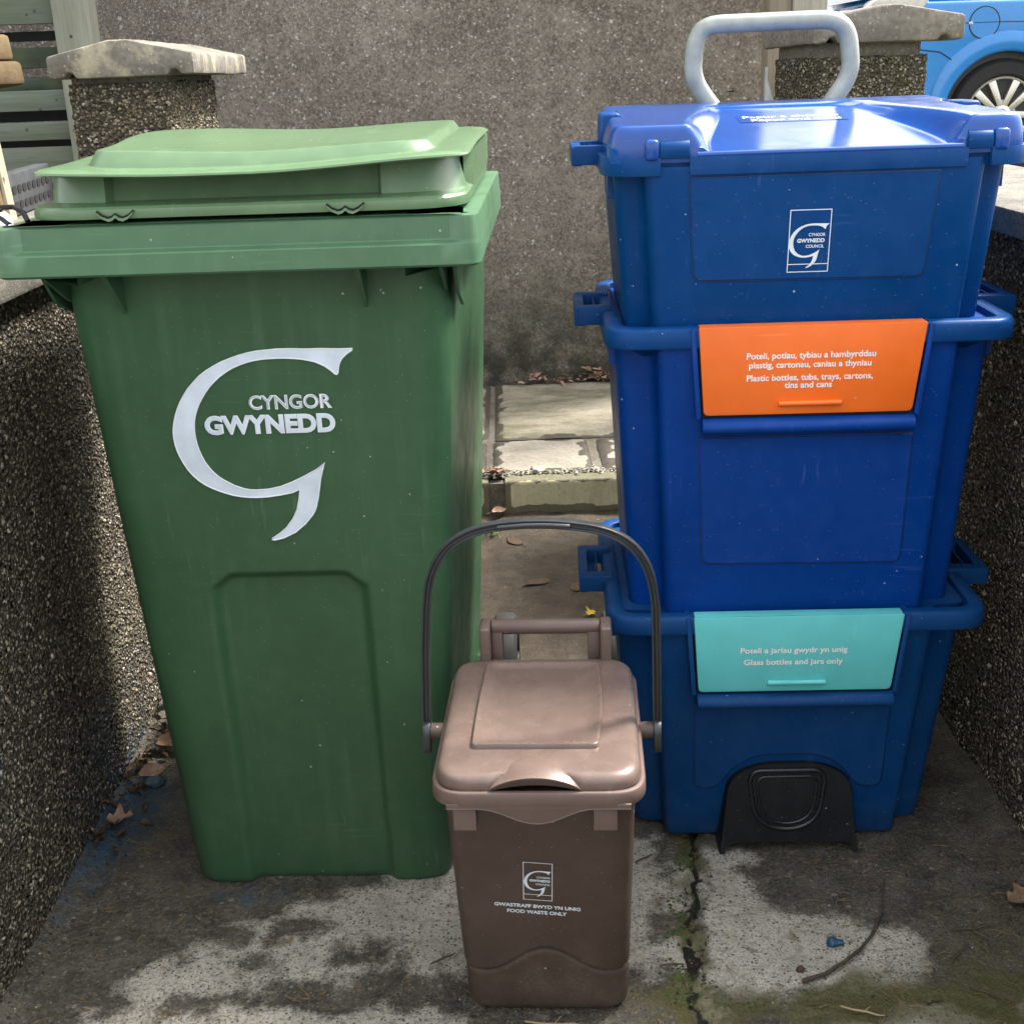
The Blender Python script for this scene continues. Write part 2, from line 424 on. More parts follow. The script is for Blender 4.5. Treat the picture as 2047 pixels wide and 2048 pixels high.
def wood(name, a, b, axis=0, rough=.8, knots=.6, green=0.0):
    k = NT(name); sc = [38, 38, 38]; sc[axis] = 2.2
    co = k.co(tuple(sc)); o = k.co()
    g = k.noise(co, 1.0, 5, .6); g2 = k.noise(co, 3.6, 4, .6)
    c = k.mix(k.mr(g, .3, .7), a, b)
    c = k.mix(k.mr(g2, .52, .75, 0, .55), c, tuple(x*.45 for x in a))
    c = k.mix(k.math('MULTIPLY', k.mr(k.noise(o, 7, 4), .45, .7), .5), c, tuple(x*.6 for x in b))
    if green: c = k.mix(k.math('MULTIPLY', k.mr(k.noise(o, 9, 4), .42, .66), green), c, (.12, .14, .06))
    v = k.vor(o, 42); kn = k.math('MULTIPLY', k.math('LESS_THAN', v.outputs['Distance'], .2), k.math('GREATER_THAN', k.n('SeparateColor', {0: v.outputs['Color']}).outputs[0], .82))
    c = k.mix(k.math('MULTIPLY', kn, knots), c, (.03, .028, .022))
    return k.fin(c, rough, k.bump(g2, .4, .003), spec=.3)

def simple(name, col, rough=.5, metal=0.0, var=.15, scale=30, bump=.1, bscale=300, spec=.5, **kw):
    k = NT(name); co = k.co()
    c = k.mix(k.mr(k.noise(co, scale, 4), .3, .7), tuple(x*(1-var) for x in col), tuple(min(1, x*(1+var)) for x in col))
    return k.fin(c, k.mr(k.noise(co, scale*1.7, 3), .3, .7, max(.02, rough-.06), min(1, rough+.06)), k.bump(k.noise(co, bscale, 3), bump, .001), metal, spec, **kw)

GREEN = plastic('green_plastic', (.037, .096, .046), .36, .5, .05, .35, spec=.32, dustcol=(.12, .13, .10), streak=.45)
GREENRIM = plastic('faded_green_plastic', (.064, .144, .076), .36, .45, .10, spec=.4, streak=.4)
GREENLID = plastic('pale_green_plastic', (.096, .170, .088), .26, .35, .22, grain=0.0, big=.015, wear=.2, rv=.15)  # paler green than the body
BLUE = plastic('blue_plastic', (.0004, .043, .172), .36, .55, .0, 0.0, grain=.15, spec=.13)
BLUEDEEP = plastic('deep_blue_plastic', (.0003, .040, .235), .36, .55, .0, 0.0, grain=.15, spec=.13)
BLUELOW = plastic('dusty_blue_plastic', (.0006, .044, .162), .44, .5, .02, .45, grain=.2, spec=.15, dustcol=(.07, .11, .16))
BLUELID = plastic('glossy_blue_plastic', (.003, .055, .27), .13, .25, .03, grain=.02, big=.04, rv=.4)
ORANGE = plastic('orange_plastic', (.82, .14, .008), .42, .25, .0)
TEAL = plastic('turquoise_plastic', (.11, .54, .55), .45, .3, .0)
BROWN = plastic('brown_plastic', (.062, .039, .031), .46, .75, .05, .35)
BROWNMID = plastic('mid_brown_plastic', (.125, .086, .074), .40, .4, .1)  # lighter brown for the rim and hinge bar
BROWNLID = plastic('sky_lit_brown_plastic', (.138, .098, .083), .27, .35, .30, grain=.35)  # body plastic lightened, bright sky sheen on the lid put into its colour
BLACKP = plastic('black_plastic', (.005, .007, .010), .46, .6, .0, .25, spec=.22, dustcol=(.035, .037, .04))
BLACKH = plastic('black_handle_plastic', (.020, .024, .028), .33, .3, .02)
RUBBER = simple('black_rubber', (.012, .012, .013), .75, bump=.3)
PRINT = simple('pale_print', (.66, .74, .83), .5, var=.08, scale=60)
LOGOWHITE = simple('scuffed_white_plastic', (.64, .73, .84), .42, var=.12, scale=25, bump=.2)
LOGOEDGE = simple('bright_plastic_edge', (.80, .86, .90), .35, var=.05)
PRINTW = simple('white_print', (.86, .84, .84), .5, var=.06, scale=80)
GALV = simple('galvanised_steel', (.30, .325, .305), .45, .2, var=.18, scale=28, bump=.12)
STEEL = simple('grey_steel', (.34, .37, .39), .45, .7)
ROUGH_L = roughcast('pebbledash_left', (1.55, 1.51, 1.42), 150, .007, .3, .05, True)
ROUGH_R = roughcast('pebbledash_right', (1.75, 1.71, 1.58), 140, .008, .45, .06)
ROUGH_P = roughcast('pebbledash_pillar', (1.9, 1.8, 1.55), 145, .008, .3, .10)
COPING = castconcrete('coping_concrete', (.24, .225, .20), .5, .1)
CAPS = castconcrete('cap_concrete', (.27, .245, .215), .5, .2, .0, .7)
CAPL = castconcrete('sun_dappled_cap_concrete', (.27, .25, .215), .5, .25, .4, .7)  # pale stripes in the colour imitate dappled sun on the cap
WALLM = backwall()
GROUND = ground_mat()
FLAG = flag_mat('flagstone', (.23, .21, .155), (.34, .31, .245), .8)
FLAG2 = flag_mat('pale_flagstone', (.26, .235, .195), (.35, .325, .275), .2)
RISER = flag_mat('tooled_stone', (.52, .49, .31), (.66, .62, .42), .2)
MORTAR = castconcrete('crumbling_mortar', (.20, .18, .15), .8, .4)
WOODGREY = wood('weathered_boards', (.10, .125, .105), (.19, .215, .18), 0, green=.35)
WOODDARK = wood('dark_green_boards', (.035, .048, .034), (.06, .08, .055), 0, green=.4)  # darker green boards of the gate
WOODPOST = wood('grey_post_timber', (.17, .18, .14), (.27, .275, .22), 2, knots=.9)
WOODRAW = wood('raw_timber', (.13, .09, .045), (.20, .145, .075), 0)
WOODPALE = wood('pale_timber', (.36, .29, .19), (.48, .40, .28), 2)
WOODBROWN = wood('brown_gate_timber', (.20, .165, .12), (.32, .27, .20), 2)
# ------------------------------------------------------------------ ground
def seg_d(px, py, a, b):
    ax, ay = a; bx, by = b
    t = max(0, min(1, ((px-ax)*(bx-ax)+(py-ay)*(by-ay))/((bx-ax)**2+(by-ay)**2)))
    return math.hypot(px-ax-t*(bx-ax), py-ay-t*(by-ay))
def line_d(px, py, pts): return min(seg_d(px, py, pts[i], pts[i+1]) for i in range(len(pts)-1))
def poly_sd(px, py, P):
    ins = False; n = len(P); d = 9
    for i in range(n):
        (x1, y1), (x2, y2) = P[i-1], P[i]
        d = min(d, seg_d(px, py, P[i-1], P[i]))
        if (y1 > py) != (y2 > py) and px < (x2-x1)*(py-y1)/(y2-y1)+x1: ins = not ins
    return d if ins else -d
CRACK1 = [(.275,1.75),(.262,1.62),(.258,1.56),(.243,1.50),(.228,1.433),(.224,1.36),(.212,1.297),(.225,1.22),(.235,1.0)]
CRACK2 = [(.05,1.32),(.134,1.313),(.20,1.298),(.28,1.292),(.34,1.287),(.44,1.296),(.55,1.28),(.64,1.272),(.77,1.28)]
DRY1 = [(.268,1.635),(.30,1.617),(.328,1.60),(.341,1.509),(.364,1.469),(.412,1.445),(.482,1.428),(.530,1.43),(.545,1.382),(.515,1.331),(.483,1.31),(.42,1.308),(.347,1.30),(.281,1.311),(.226,1.308),(.245,1.432),(.262,1.514)]
DRY2 = [(-.13,1.66),(.172,1.66),(.248,1.65),(.228,1.51),(.21,1.433),(.19,1.35),(.10,1.345),(-.05,1.36),(-.10,1.33),(-.25,1.335),(-.33,1.37),(-.44,1.34),(-.53,1.30),(-.55,1.37),(-.44,1.45),(-.33,1.52),(-.25,1.56)]
DRY3 = [(.24,1.268),(.42,1.272),(.62,1.255),(.62,1.10),(.24,1.10)]
DRY4 = [(-.60,1.31),(-.30,1.325),(.02,1.28),(.02,1.1),(-.60,1.1)]
SP1 = [(-.31,1.345,.03),(-.20,1.345,.05),(-.10,1.325,.04),(-.27,1.60,.045),(-.40,1.40,.03),(-.235,1.585,.03),(-.02,1.36,.03),(-.235,1.42,.03),(-.34,1.47,.035)]
def wv(x, y, s=14, a=.035): return nz(x*s, y*s, 3.1, 4)*a
def g_crack(x, y):
    w = wv(x, y, 30, .016)
    d = min(line_d(x+w, y, CRACK1) - .0035 - .003*nz(y*25, 2), line_d(x, y+w, CRACK2) + .0022 - .0045*nz(x*18, 5))
    return sstep(.007, -.001, d)
def g_dry(x, y):
    xx, yy = x+wv(x, y), y+wv(y, x)
    s = max(poly_sd(xx, yy, DRY1), poly_sd(xx, yy, DRY2)*.8-.004+nz(x*9, y*9, 7)*.05, poly_sd(xx, yy, DRY3)-.012+nz(x*12, y*12, 2)*.05, poly_sd(xx, yy, DRY4)*.8-.012+nz(x*10, y*10, 9)*.05)
    for a, b, r in SP1: s = min(s, math.hypot((xx-a)*.8, yy-b)*1.0 - r)
    return sstep(-.022, .022, s)
def g_moss(x, y):
    d1 = line_d(x, y, CRACK1); d2 = line_d(x, y, CRACK2)
    m = .80*sstep(.045, .004, d1+nz(x*20, y*20)*.03) + .45*sstep(.05, .005, d2+nz(x*16, y*16, 2)*.04)
    if x < .252 and y > 1.3: m += .55*sstep(.04, .0, d1+.01)*sstep(-.2, .3, nz(y*9, 1))
    if x > .2: m += .50*sstep(.30, .60, x+nz(x*6, y*6, 5)*.2)*sstep(2.1, 1.5, y)
    m += .4*sstep(1.36, 1.27, y)*sstep(-.15, .15, x)
    m += .25*nz(x*7, y*7, 1)
    return max(0, min(1, m))
def g_blue(x, y):
    b = .75*sstep(.17, .02, math.hypot((x+.655)*1.1, (y-1.80)*.6)) + .6*sstep(.09, .01, math.hypot((x+.41)*.6, (y-1.555)*1.6)) + .55*sstep(.13, .0, math.hypot((x+.70)*1.2, (y-1.55)*.45))
    b += .35*sstep(.10, .01, math.hypot(x+.26, (y-1.40)*1.3)) + .8*sstep(.014, .004, math.hypot(x-.42, y-1.40))*0
    return max(0, min(1, b))
def g_soil(x, y): return sstep(2.20, 2.34, y + nz(x*6, y*6)*.12)
def alley_z(x, y):
    z = nz(x*5, y*5)*.0035 + nz(x*40, y*40, 1, 3)*.0012 - .010*g_crack(x, y)
    z += g_soil(x, y)*(.006 + nz(x*9, y*9, 4, 5)*.008)
    z += .010*sstep(-.66, -.70, x+nz(y*20, 3)*.02) + .008*sstep(.73, .77, x+nz(y*20, 6)*.02)
    return z
xs = lin(-.80, .86, 208); ys = [1.02 + .0072*i for i in range(190)] + lin(2.40, 3.22, 82)
alley = grid_mesh('alley_ground', xs, ys, lambda a, b: (a, b, alley_z(a, b)), GROUND,
                  attrs=dict(dry=g_dry, moss=g_moss, blue=g_blue, soil=g_soil, crack=g_crack))
setting(alley, label='damp stained concrete of the alley between the two low walls')
def const(v): return lambda a, b: v
# near and far terrain, one sheet with a hole-free skirt a little lower than the alley
gm = MB(); gm.box(-300, 300, -300, 300, -.5, -.03)
terrain = gm.build('ground', castconcrete('terrain_gravel', (.22, .20, .17), .4, .5)); setting(terrain)
near = grid_mesh('near_path', lin(-.80, .86, 20), lin(-3, 1.02, 40), lambda a, b: (a, b, -.002), GROUND, attrs=dict(dry=const(.3), moss=const(.3), blue=const(0), soil=const(0), crack=const(0))); setting(near)

LAWN = None
k = NT('lawn_grass'); co = k.co(world=True)
c = k.mix(k.mr(k.noise(co, 3, 5), .35, .65), (.075, .085, .022), (.13, .135, .045)); c = k.mix(k.mr(k.noise(co, 60, 3), .4, .7, 0, .6), c, (.20, .17, .075))
LAWN = k.fin(c, .9, k.bump(k.noise(co, 140, 3), 1.0, .02))
m = MB(); m.box(.98, 14, -4, 6.7, -.2, .52); lawn = m.build('lawn', LAWN); setting(lawn)
m = MB(); m.box(-14, -1.0, -4, 4.30, -.2, .40); yard = m.build('yard', LAWN); setting(yard)
m = MB(); m.box(.98, 40, 6.7, 30, -.2, .47); drive = m.build('driveway', castconcrete('drive_tarmac', (.16, .155, .15), .4, .1)); setting(drive)
# grass blades over the lawn edge behind the right wall: nobody could count them
bl = MB(); rg = random.Random(4)
for i in range(2600):
    x = rg.uniform(1.0, 4.2); y = rg.uniform(1.0, 6.6); h = rg.uniform(.02, .06); a = rg.uniform(0, 6.28); w = .003
    dx, dy = math.cos(a)*w, math.sin(a)*w; lx, ly = rg.uniform(-.02, .02), rg.uniform(-.02, .02)
    bl.add([(x-dx, y-dy, .515), (x+dx, y+dy, .515), (x+lx, y+ly, .52+h)], [(0, 1, 2)])
gb = bl.build('lawn_grass_blades', LAWN); tag(gb, 'short grass growing on the lawn behind the right wall', 'grass', kind='stuff')

# ------------------------------------------------------------------ raised paving at the far end: stepped front, two rows of flags
def flag(mb, x0, x1, y0, y1, z, at, seed, edge=.03, nxy=(26, 18), tilt=0):
    n, mm = nxy; o = len(mb.v); v = []
    for j in range(mm):
        for i in range(n):
            x = x0+(x1-x0)*i/(n-1); y = y0+(y1-y0)*j/(mm-1)
            d = min(x-x0, x1-x, y-y0, y1-y)
            v.append((x + nz(y*14, seed)*.004, y + nz(x*14, seed+3)*.004, z + nz(x*9, y*9, seed)*.004 - .008*sstep(.012, 0, d) + tilt*(y-y0)))
            at.append(sstep(edge*.55, edge*1.15, d + nz(x*16, y*16, seed)*.03))
    f = [(j*n+i, j*n+i+1, (j+1)*n+i+1, (j+1)*n+i) for j in range(mm-1) for i in range(n-1)]
    mb.add(v, f)
    # skirts
    b = [(x0, y0, z-.05), (x1, y0, z-.05), (x1, y1, z-.05), (x0, y1, z-.05)]
    t = [v[0], v[n-1], v[-1], v[(mm-1)*n]]
    mb.add(b+t, [(0,1,5,4),(1,2,6,5),(2,3,7,6),(3,0,4,7)]); at += [0]*8
def raw(name, mb, at, mat):
    me = bpy.data.meshes.new(name); me.from_pydata(mb.v, [], mb.f); me.polygons.foreach_set('use_smooth', [True]*len(mb.f))
    a = me.attributes.new('dry', 'FLOAT', 'POINT'); a.data.foreach_set('value', [float(x) for x in at])
    o = link(name, me, mat); return o
mb = MB(); at = []
flag(mb, -.042, .80, 3.612, 4.315, .100, at, 11, .022, (50, 40))
flag(mb, -.85, -.062, 3.612, 4.315, .100, at, 12, .03)
paving = raw('paving', mb, at, FLAG); setting(paving, label='large greenish flagstones below the back wall')
mb = MB(); at = []
flag(mb, -.048, .232, 3.272, 3.592, .100, at, 21, .024, (40, 34)); flag(mb, .262, .80, 3.272, 3.592, .100, at, 23, .045, (40, 34)); flag(mb, -.85, -.070, 3.272, 3.592, .100, at, 22, .04)
p2 = raw('paving', mb, at, FLAG2); setting(p2, label='smaller pale flagstones with wet edges')
def riser_block(mb, x0, x1, at, seed):
    n, mm = 44, 14; v = []
    for j in range(mm):
        t = j/(mm-1)
        for i in range(n):
            x = x0+(x1-x0)*i/(n-1); z = .004+.094*min(1, t/.8); y = 3.2 + (0 if t < .8 else (t-.8)/.2*.042)
            if t >= .8: z = .098 + (t-.8)*.01
            v.append((x, y - .004*abs(nz(x*40, seed)), z))
            top = nz(x*11, seed, 1)*.35
            at.append(sstep(.1, .24, t+nz(x*20, t*3, seed)*.1)*sstep(.86, .66, t+top)*sstep(0, .03, min(x-x0, x1-x)))
    f = [(j*n+i, j*n+i+1, (j+1)*n+i+1, (j+1)*n+i) for j in range(mm-1) for i in range(n-1)]
    mb.add(v, f)
mb = MB(); at = []
riser_block(mb, -.016, .32, at, 31); riser_block(mb, .328, .80, at, 32); riser_block(mb, -.85, -.062, at, 33)
step = raw('step', mb, at, RISER); setting(step, label='tooled yellowish stone edge of the low step')
m = MB(); m.box(-.86, .82, 3.206, 4.33, -.05, .090)
mortar = m.build('step_bedding', MORTAR); setting(mortar)
mg = grid_mesh('mortar_joint', lin(-.85, .80, 260), lin(3.236, 3.276, 12), lambda a, b: (a, b, .094+abs(nz(a*60, b*60, 2))*.012), MORTAR); setting(mg)
# crumbs lying in the mortar joints and on the ground
def crumbs(name, pts, mat, label, cat, r0, r1, seed=1):
    rg = random.Random(seed); mb = MB()
    for x, y, z in pts:
        r = rg.uniform(r0, r1); q = []
        for th in range(2):
            ph = rg.uniform(0, 6)
            q.append([(x+r*(1-.4*th)*math.cos(ph+t*1.2566)*rg.uniform(.6, 1.1), y+r*(1-.4*th)*math.sin(ph+t*1.2566)*rg.uniform(.6, 1.1), z-.001+th*r*rg.uniform(.5, .9)) for t in range(5)])
        mb.loft(q)
    o = mb.build(name, mat); tag(o, label, cat, kind='stuff'); return o
rg = random.Random(9)
GRIT = simple('pale_grit', (.36, .34, .28), .9, var=.5, scale=160)
GRITD = simple('dark_grit', (.05, .042, .034), .9, var=.5, scale=160)
crumbs('mortar_crumbs', [(rg.uniform(-.08, .45), rg.gauss(3.256, .012), .102) for i in range(150)], GRIT, 'grey crumbs of mortar along the joint of the step', 'mortar crumbs', .003, .010)
pts = []
for i in range(260):
    x, y = rg.uniform(-.7, .76), rg.uniform(1.05, 2.0); pts.append((x, y, alley_z(x, y)))
for i in range(160):
    x, y = rg.uniform(-.1, .3), rg.uniform(2.2, 3.15); pts.append((x, y, alley_z(x, y)))
crumbs('grit', pts, GRIT, 'tiny pale grit scattered over the alley ground', 'grit', .0009, .0028, 3)
pts = []
for i in range(520):
    s = rg.random()
    if s < .45: x, y = -.70+abs(rg.gauss(0, .035)), rg.uniform(1.2, 2.1)
    elif s < .8: x, y = .76-abs(rg.gauss(0, .07)), rg.uniform(1.2, 2.0)
    else:
        q = rg.uniform(0, 1); p0, p1 = CRACK1[2], CRACK1[6]; x, y = p0[0]+(p1[0]-p0[0])*q+rg.gauss(0, .012), p0[1]+(p1[1]-p0[1])*q
    pts.append((x, y, alley_z(x, y)))
crumbs('dark_grit', pts, GRITD, 'dark crumbs of dirt gathered along walls and crack', 'grit', .0012, .0045, 5)

# ------------------------------------------------------------------ walls and pillars
def rough_box(name, x0, x1, y0, y1, z0, z1, mat, parent, step=.006, faces='x1 y0', r=.02, lean=0.0):
    """pebbledashed block as one dense skin round the vertical faces, rounded arrises"""
    per = round_poly([(x0, y0), (x1, y0), (x1, y1), (x0, y1)], r, 5)
    pts = []
    for i in range(len(per)):
        a, b = per[i], per[(i+1) % len(per)]
        L = math.hypot(b[0]-a[0], b[1]-a[1]); n = max(1, int(L/step))
        for q in range(n): pts.append((a[0]+(b[0]-a[0])*q/n, a[1]+(b[1]-a[1])*q/n))
    nzv = max(2, int((z1-z0)/step)); n = len(pts)
    v = [(x, y, z0+(z1-z0)*j/nzv) for j in range(nzv+1) for x, y in pts]
    f = [(j*n+i, j*n+(i+1) % n, (j+1)*n+(i+1) % n, (j+1)*n+i) for j in range(nzv) for i in range(n)]
    f.append(tuple(nzv*n+i for i in range(n)))
    me = bpy.data.meshes.new(name); me.from_pydata(v, [], f); me.polygons.foreach_set('use_smooth', [True]*len(f))
    return link(name, me, mat, parent)
def wob(mb, amp, s=9):
    mb.v = [(x+nz(y*s, z*s, 1)*amp, y+nz(x*s, z*s, 2)*amp, z+nz(x*s, y*s, 3)*amp) for x, y, z in mb.v]; return mb

lw = thing('garden_wall', 'low dark pebbledash wall on the left beside the green bin', 'wall', (0, 0, 0))
def plain_run(name, x_in, x_out, y0, y1, z1, mat, parent, step=.006):
    """inner face dense, rest plain"""
    ys_ = lin(y0, y1, int((y1-y0)/step)); zs_ = lin(-.02, z1, int((z1+.02)/step))
    s = 1 if x_in > x_out else -1
    if s > 0: o = grid_mesh(name, ys_, zs_, lambda a, b: (x_in + nz(a*3, b*3, 8)*.006, a, b), mat, parent)
    else: o = grid_mesh(name, list(reversed(ys_)), zs_, lambda a, b: (x_in + nz(a*3, b*3, 9)*.006, a, b), mat, parent)
    return o
lwf = plain_run('wall_face', -.70, -.9, 1.05, 2.80, .885, ROUGH_L, lw)
m = MB(); m.box(-.93, -.725, -1.2, 2.85, -.05, .88); m.build('wall_core', COPING, lw)
m = MB(); m.box(-.955, -.67, -1.2, 2.78, .883, .935); m.build('coping', COPING, lw, bevel=.006)
rw = thing('garden_wall', 'low mossy pebbledash wall on the right beside the blue box stack', 'wall', (0, 0, 0))
rwf = plain_run('wall_face', .775, .98, 1.05, 2.93, .905, ROUGH_R, rw)
m = MB(); m.box(.80, .995, -1.2, 2.95, -.05, .90); m.build('wall_core', COPING, rw)
m = MB()
yy = -1.2
for L in (.9, .62, .62, .62, .62, .70):
    m.box(.733, 1.03, yy+.003, yy+L-.003, .904, .943); yy += L
m.build('coping', COPING, rw, bevel=.005)

lp = thing('gate_pillar', 'pebbledash gate pillar on the left with a sunlit side and a cap painted with sun dapples', 'pillar', (0, 0, 0))
rough_box('shaft', -.890, -.672, 2.70, 3.15, -.02, 1.160, ROUGH_P, lp, .0065)
def cap(name, x0, x1, y0, y1, z0, zt, zr, parent, mat, n=14):
    """weathered cap stone, ridge running in y, drip groove below"""
    m = MB(); xm = (x0+x1)/2
    prof = [(x0, z0), (x0+.03, z0), (x0+.036, z0+.012), (x0+.050, z0+.012), (x0+.056, z0), (x1-.056, z0), (x1-.050, z0+.012), (x1-.036, z0+.012), (x1-.03, z0), (x1, z0), (x1, zt)]
    prof += [(xm+.02, zr), (xm-.02, zr), (x0, zt)]
    secs = []
    for j in range(n):
        y = y0+(y1-y0)*j/(n-1)
        secs.append([(x+nz(y*8, z*9, x)*.003, y+nz(x*12, z*9, 4)*.004, z+nz(x*9, y*9, 7)*.003) for x, z in prof])
    m.loft(secs)
    return m.build(name, mat, parent, bevel=.007, seg=2, bang=28)
cap('cap', -.914, -.613, 2.675, 3.225, 1.171, 1.213, 1.243, lp, CAPL)
m = MB(); m.box(-.880, -.682, 2.715, 3.14, 1.15, 1.173); m.build('mortar_bed', MORTAR, lp)
rp = thing('gate_pillar', 'squat pebbledash gate pillar behind the metal trolley handle, under a ridged cap', 'pillar', (0, 0, 0))
rough_box('shaft', .712, .968, 2.91, 3.35, -.02, 1.160, ROUGH_P, rp, .0065)
m = MB(); m.box(.722, .950, 2.925, 3.34, 1.15, 1.190); m.build('mortar_bed', MORTAR, rp, bevel=.003)
cap('cap', .698, 1.032, 2.885, 3.425, 1.187, 1.237, 1.264, rp, CAPS)

bw = MB()
bwall = grid_mesh('wall_face', lin(-6, .905, 30), lin(0, 5.2, 24), lambda a, b: (a, 4.32+.006*nz(a*2, b*2), b), WALLM)
hb = thing('house_wall', 'tall weathered rendered house wall spotted with pale lichen, behind the bins', 'wall', (0, 0, 0))
bwall.parent = hb
m = MB(); m.box(-6, .905, 4.34, 9.5, 0, 5.2); m.build('wall_core', WALLM, hb)
m = MB(); m.loft([[(-6.2, 4.0, 5.18), (1.1, 4.0, 5.18), (1.1, 9.9, 5.18), (-6.2, 9.9, 5.18)], [(-6.2, 6.9, 7.2), (1.1, 6.9, 7.2), (1.1, 7.0, 7.2), (-6.2, 7.0, 7.2)]]); m.build('roof', simple('slate', (.08, .085, .10), .6), hb)

# ------------------------------------------------------------------ left gate / fence of horizontal boards
fn = thing('slatted_gate', 'grey green wooden gate of horizontal boards beside the left pillar', 'gate', (0, 0, 0))
FY = 3.6
m = MB(); m.box(-1.187, -1.088, FY-.02, FY+.06, .2, 1.75); m.build('gate_post', WOODPOST, fn, bevel=.004)
def bd(name, z0, z1, mat, y=FY, t=.022):
    m = MB(); m.box(-2.4, -1.187, y, y+t, z0, z1); m.build(name, mat, fn, bevel=.003)
for z0, z1, mat, y in [(1.32, 1.60, WOODGREY, FY+.005), (1.208, 1.262, WOODDARK, FY+.05), (1.148, 1.185, WOODDARK, FY+.05), (1.096, 1.150, WOODGREY, FY+.005), (1.018, 1.066, WOODGREY, FY+.005), (.90, 1.000, WOODGREY, FY+.005), (.78, .88, WOODGREY, FY+.005), (.64, .76, WOODGREY, FY+.005), (.5, .62, WOODGREY, FY+.005)]:
    bd('board', z0, z1, mat, y)
m = MB(); m.box(-2.4, -1.19, FY+.10, FY+.125, 1.28, 1.305); m.box(-2.4, -1.19, FY+.10, FY+.125, 1.066, 1.096); m.box(-2.4, -1.19, FY+.10, FY+.125, .99, 1.018); m.build('gap_shade_strip', simple('gap_shade', (.015, .018, .02), .9), fn)  # dark strips paint the shade in the gaps between the boards
st = thing('timber_stake', 'pale sawn timber stake leaning at the far left edge behind the bin', 'stake', (0, 0, 0))
m = MB(); m.loft([[(-.925, 2.24, .55), (-.842, 2.24, .55), (-.842, 2.27, .55), (-.925, 2.27, .55)], [(-.995, 2.24, 1.62), (-.912, 2.24, 1.62), (-.912, 2.27, 1.62), (-.995, 2.27, 1.62)]])
m.build('board', WOODPALE, st, bevel=.002)
m = MB(); m.loft([[(-.8915, 2.222, .55), (-.845, 2.222, .55), (-.845, 2.2395, .55), (-.8915, 2.2395, .55)], [(-.9615, 2.222, 1.5), (-.915, 2.222, 1.5), (-.915, 2.2395, 1.5), (-.9615, 2.2395, 1.5)]]); m.build('batten', WOODRAW, st, bevel=.002)
for i, (z0, z1, lab, dx) in enumerate([(1.218, 1.268, 'upper of two brown timber beam ends at the left edge', 0), (1.170, 1.216, 'lower of two brown timber beam ends at the left edge', .012)]):
    m = MB(); M4 = Matrix.Translation((-.905+dx, 2.55, 0)) @ Matrix.Rotation(R(-24), 4, 'Z') @ Matrix.Rotation(R(-6), 4, 'Y')
    m.box(-.9, 0, 0, .10, z0, z1, M4); o = m.build('timber_beam', WOODRAW if i == 0 else wood('brown_beam', (.11, .078, .04), (.17, .12, .065), 0), bevel=.008); tag(o, lab, 'timber beam', 'timber beams')
# perforated grey plank (drain channel grating) leaning behind the bin
dk = thing('perforated_channel', 'grey plastic channel with rows of holes lying on the left wall, beside the bin lid', 'channel', (0, 0, 0))
GREYP = simple('grey_plastic', (.055, .06, .066), .5); HOLE = simple('dark_hole', (.006, .006, .007), .9)
M4 = Matrix.Translation((-.882, 2.34, .937)) @ Matrix.Rotation(R(96.5), 4, 'Z')
m = MB(); m.box(-.10, .26, 0, .03, 0, .075, M4); m.build('plank', GREYP, dk, bevel=.004)
m = MB()
for r_, n_ in ((.018, 9), (.046, 9)):
    for i in range(n_):
        q = round_poly([(-.09+i*.037, r_-.007), (-.064+i*.037, r_-.007), (-.064+i*.037, r_+.007), (-.09+i*.037, r_+.007)], .006, 3)
        m.loft([[M4 @ Vector((a, -.0015, b)) for a, b in q], [M4 @ Vector((a, .004, b)) for a, b in q]])
m.build('holes', HOLE, dk)

# ------------------------------------------------------------------ right gate post with hinge
gp = thing('gate_post', 'brown timber gate post with a metal hinge, left of the right pillar', 'gate post', (0, 0, 0))
m = MB(); m.box(.836, .905, 4.02, 4.12, .1, 1.75); m.build('post', WOODBROWN, gp, bevel=.004)
m = MB(); m.box(.9055, 1.008, 4.0, 4.10, .1, 1.75); m.build('slat', wood('grey_gate_slat', (.24, .22, .18), (.40, .38, .32), 2), gp, bevel=.004)
m = MB(); m.tube([(.826, 3.99, 1.0), (.826, 3.99, 1.14)], .006); m.loft([[(.83, 3.992, 1.0), (.87, 4.012, 1.0), (.87, 4.018, 1.0), (.83, 3.998, 1.0)], [(.83, 3.992, 1.10), (.838, 4.012, 1.10), (.838, 4.018, 1.10), (.83, 3.998, 1.10)]]); m.build('hinge', STEEL, gp)
# ------------------------------------------------------------------ green wheelie bin
GB = thing('wheelie_bin', 'large green two wheeled bin with a white council emblem on its front', 'wheelie bin', (-.313, 1.453, 0), R(-2.2646))
def gv(z): return .1270 - .0536*z
def body_out(z, ins=0.0):
    uf = .1945 + .0480*z/.93 - ins; ub = .024
    v0 = gv(z) + ins; v1 = .585 + .02*z - ins; r = .042
    front = []
    N = 72
    for i in range(N):
        u = -(uf-r) + 2*(uf-r)*i/(N-1)
        m = sstep(.112, .095, abs(u - .001)) if z > .1 else sstep(.114, .097, abs(u-.001))
        top = .522 - .018*sstep(.075, .105, abs(u))
        d = .013*m*sstep(top+.004, top-.012, z)
        front.append((u, v0 + d))
    rest = round_poly([(uf, v0), (uf+ub, v1), (-uf-ub, v1), (-uf, v0)], r, 7)
    return front + rest[1:8*1] + rest[8:16] + rest[16:24] + rest[24:-1]
zs = [0, .002, .006, .012, .02] + lin(.032, .50, 70) + lin(.503, .53, 12) + lin(.55, .95, 24)
secs = [[(u, v, z) for u, v in body_out(z, .005*(1-sstep(-.004, .009, z)))] for z in zs]
m = MB(); m.loft(secs)
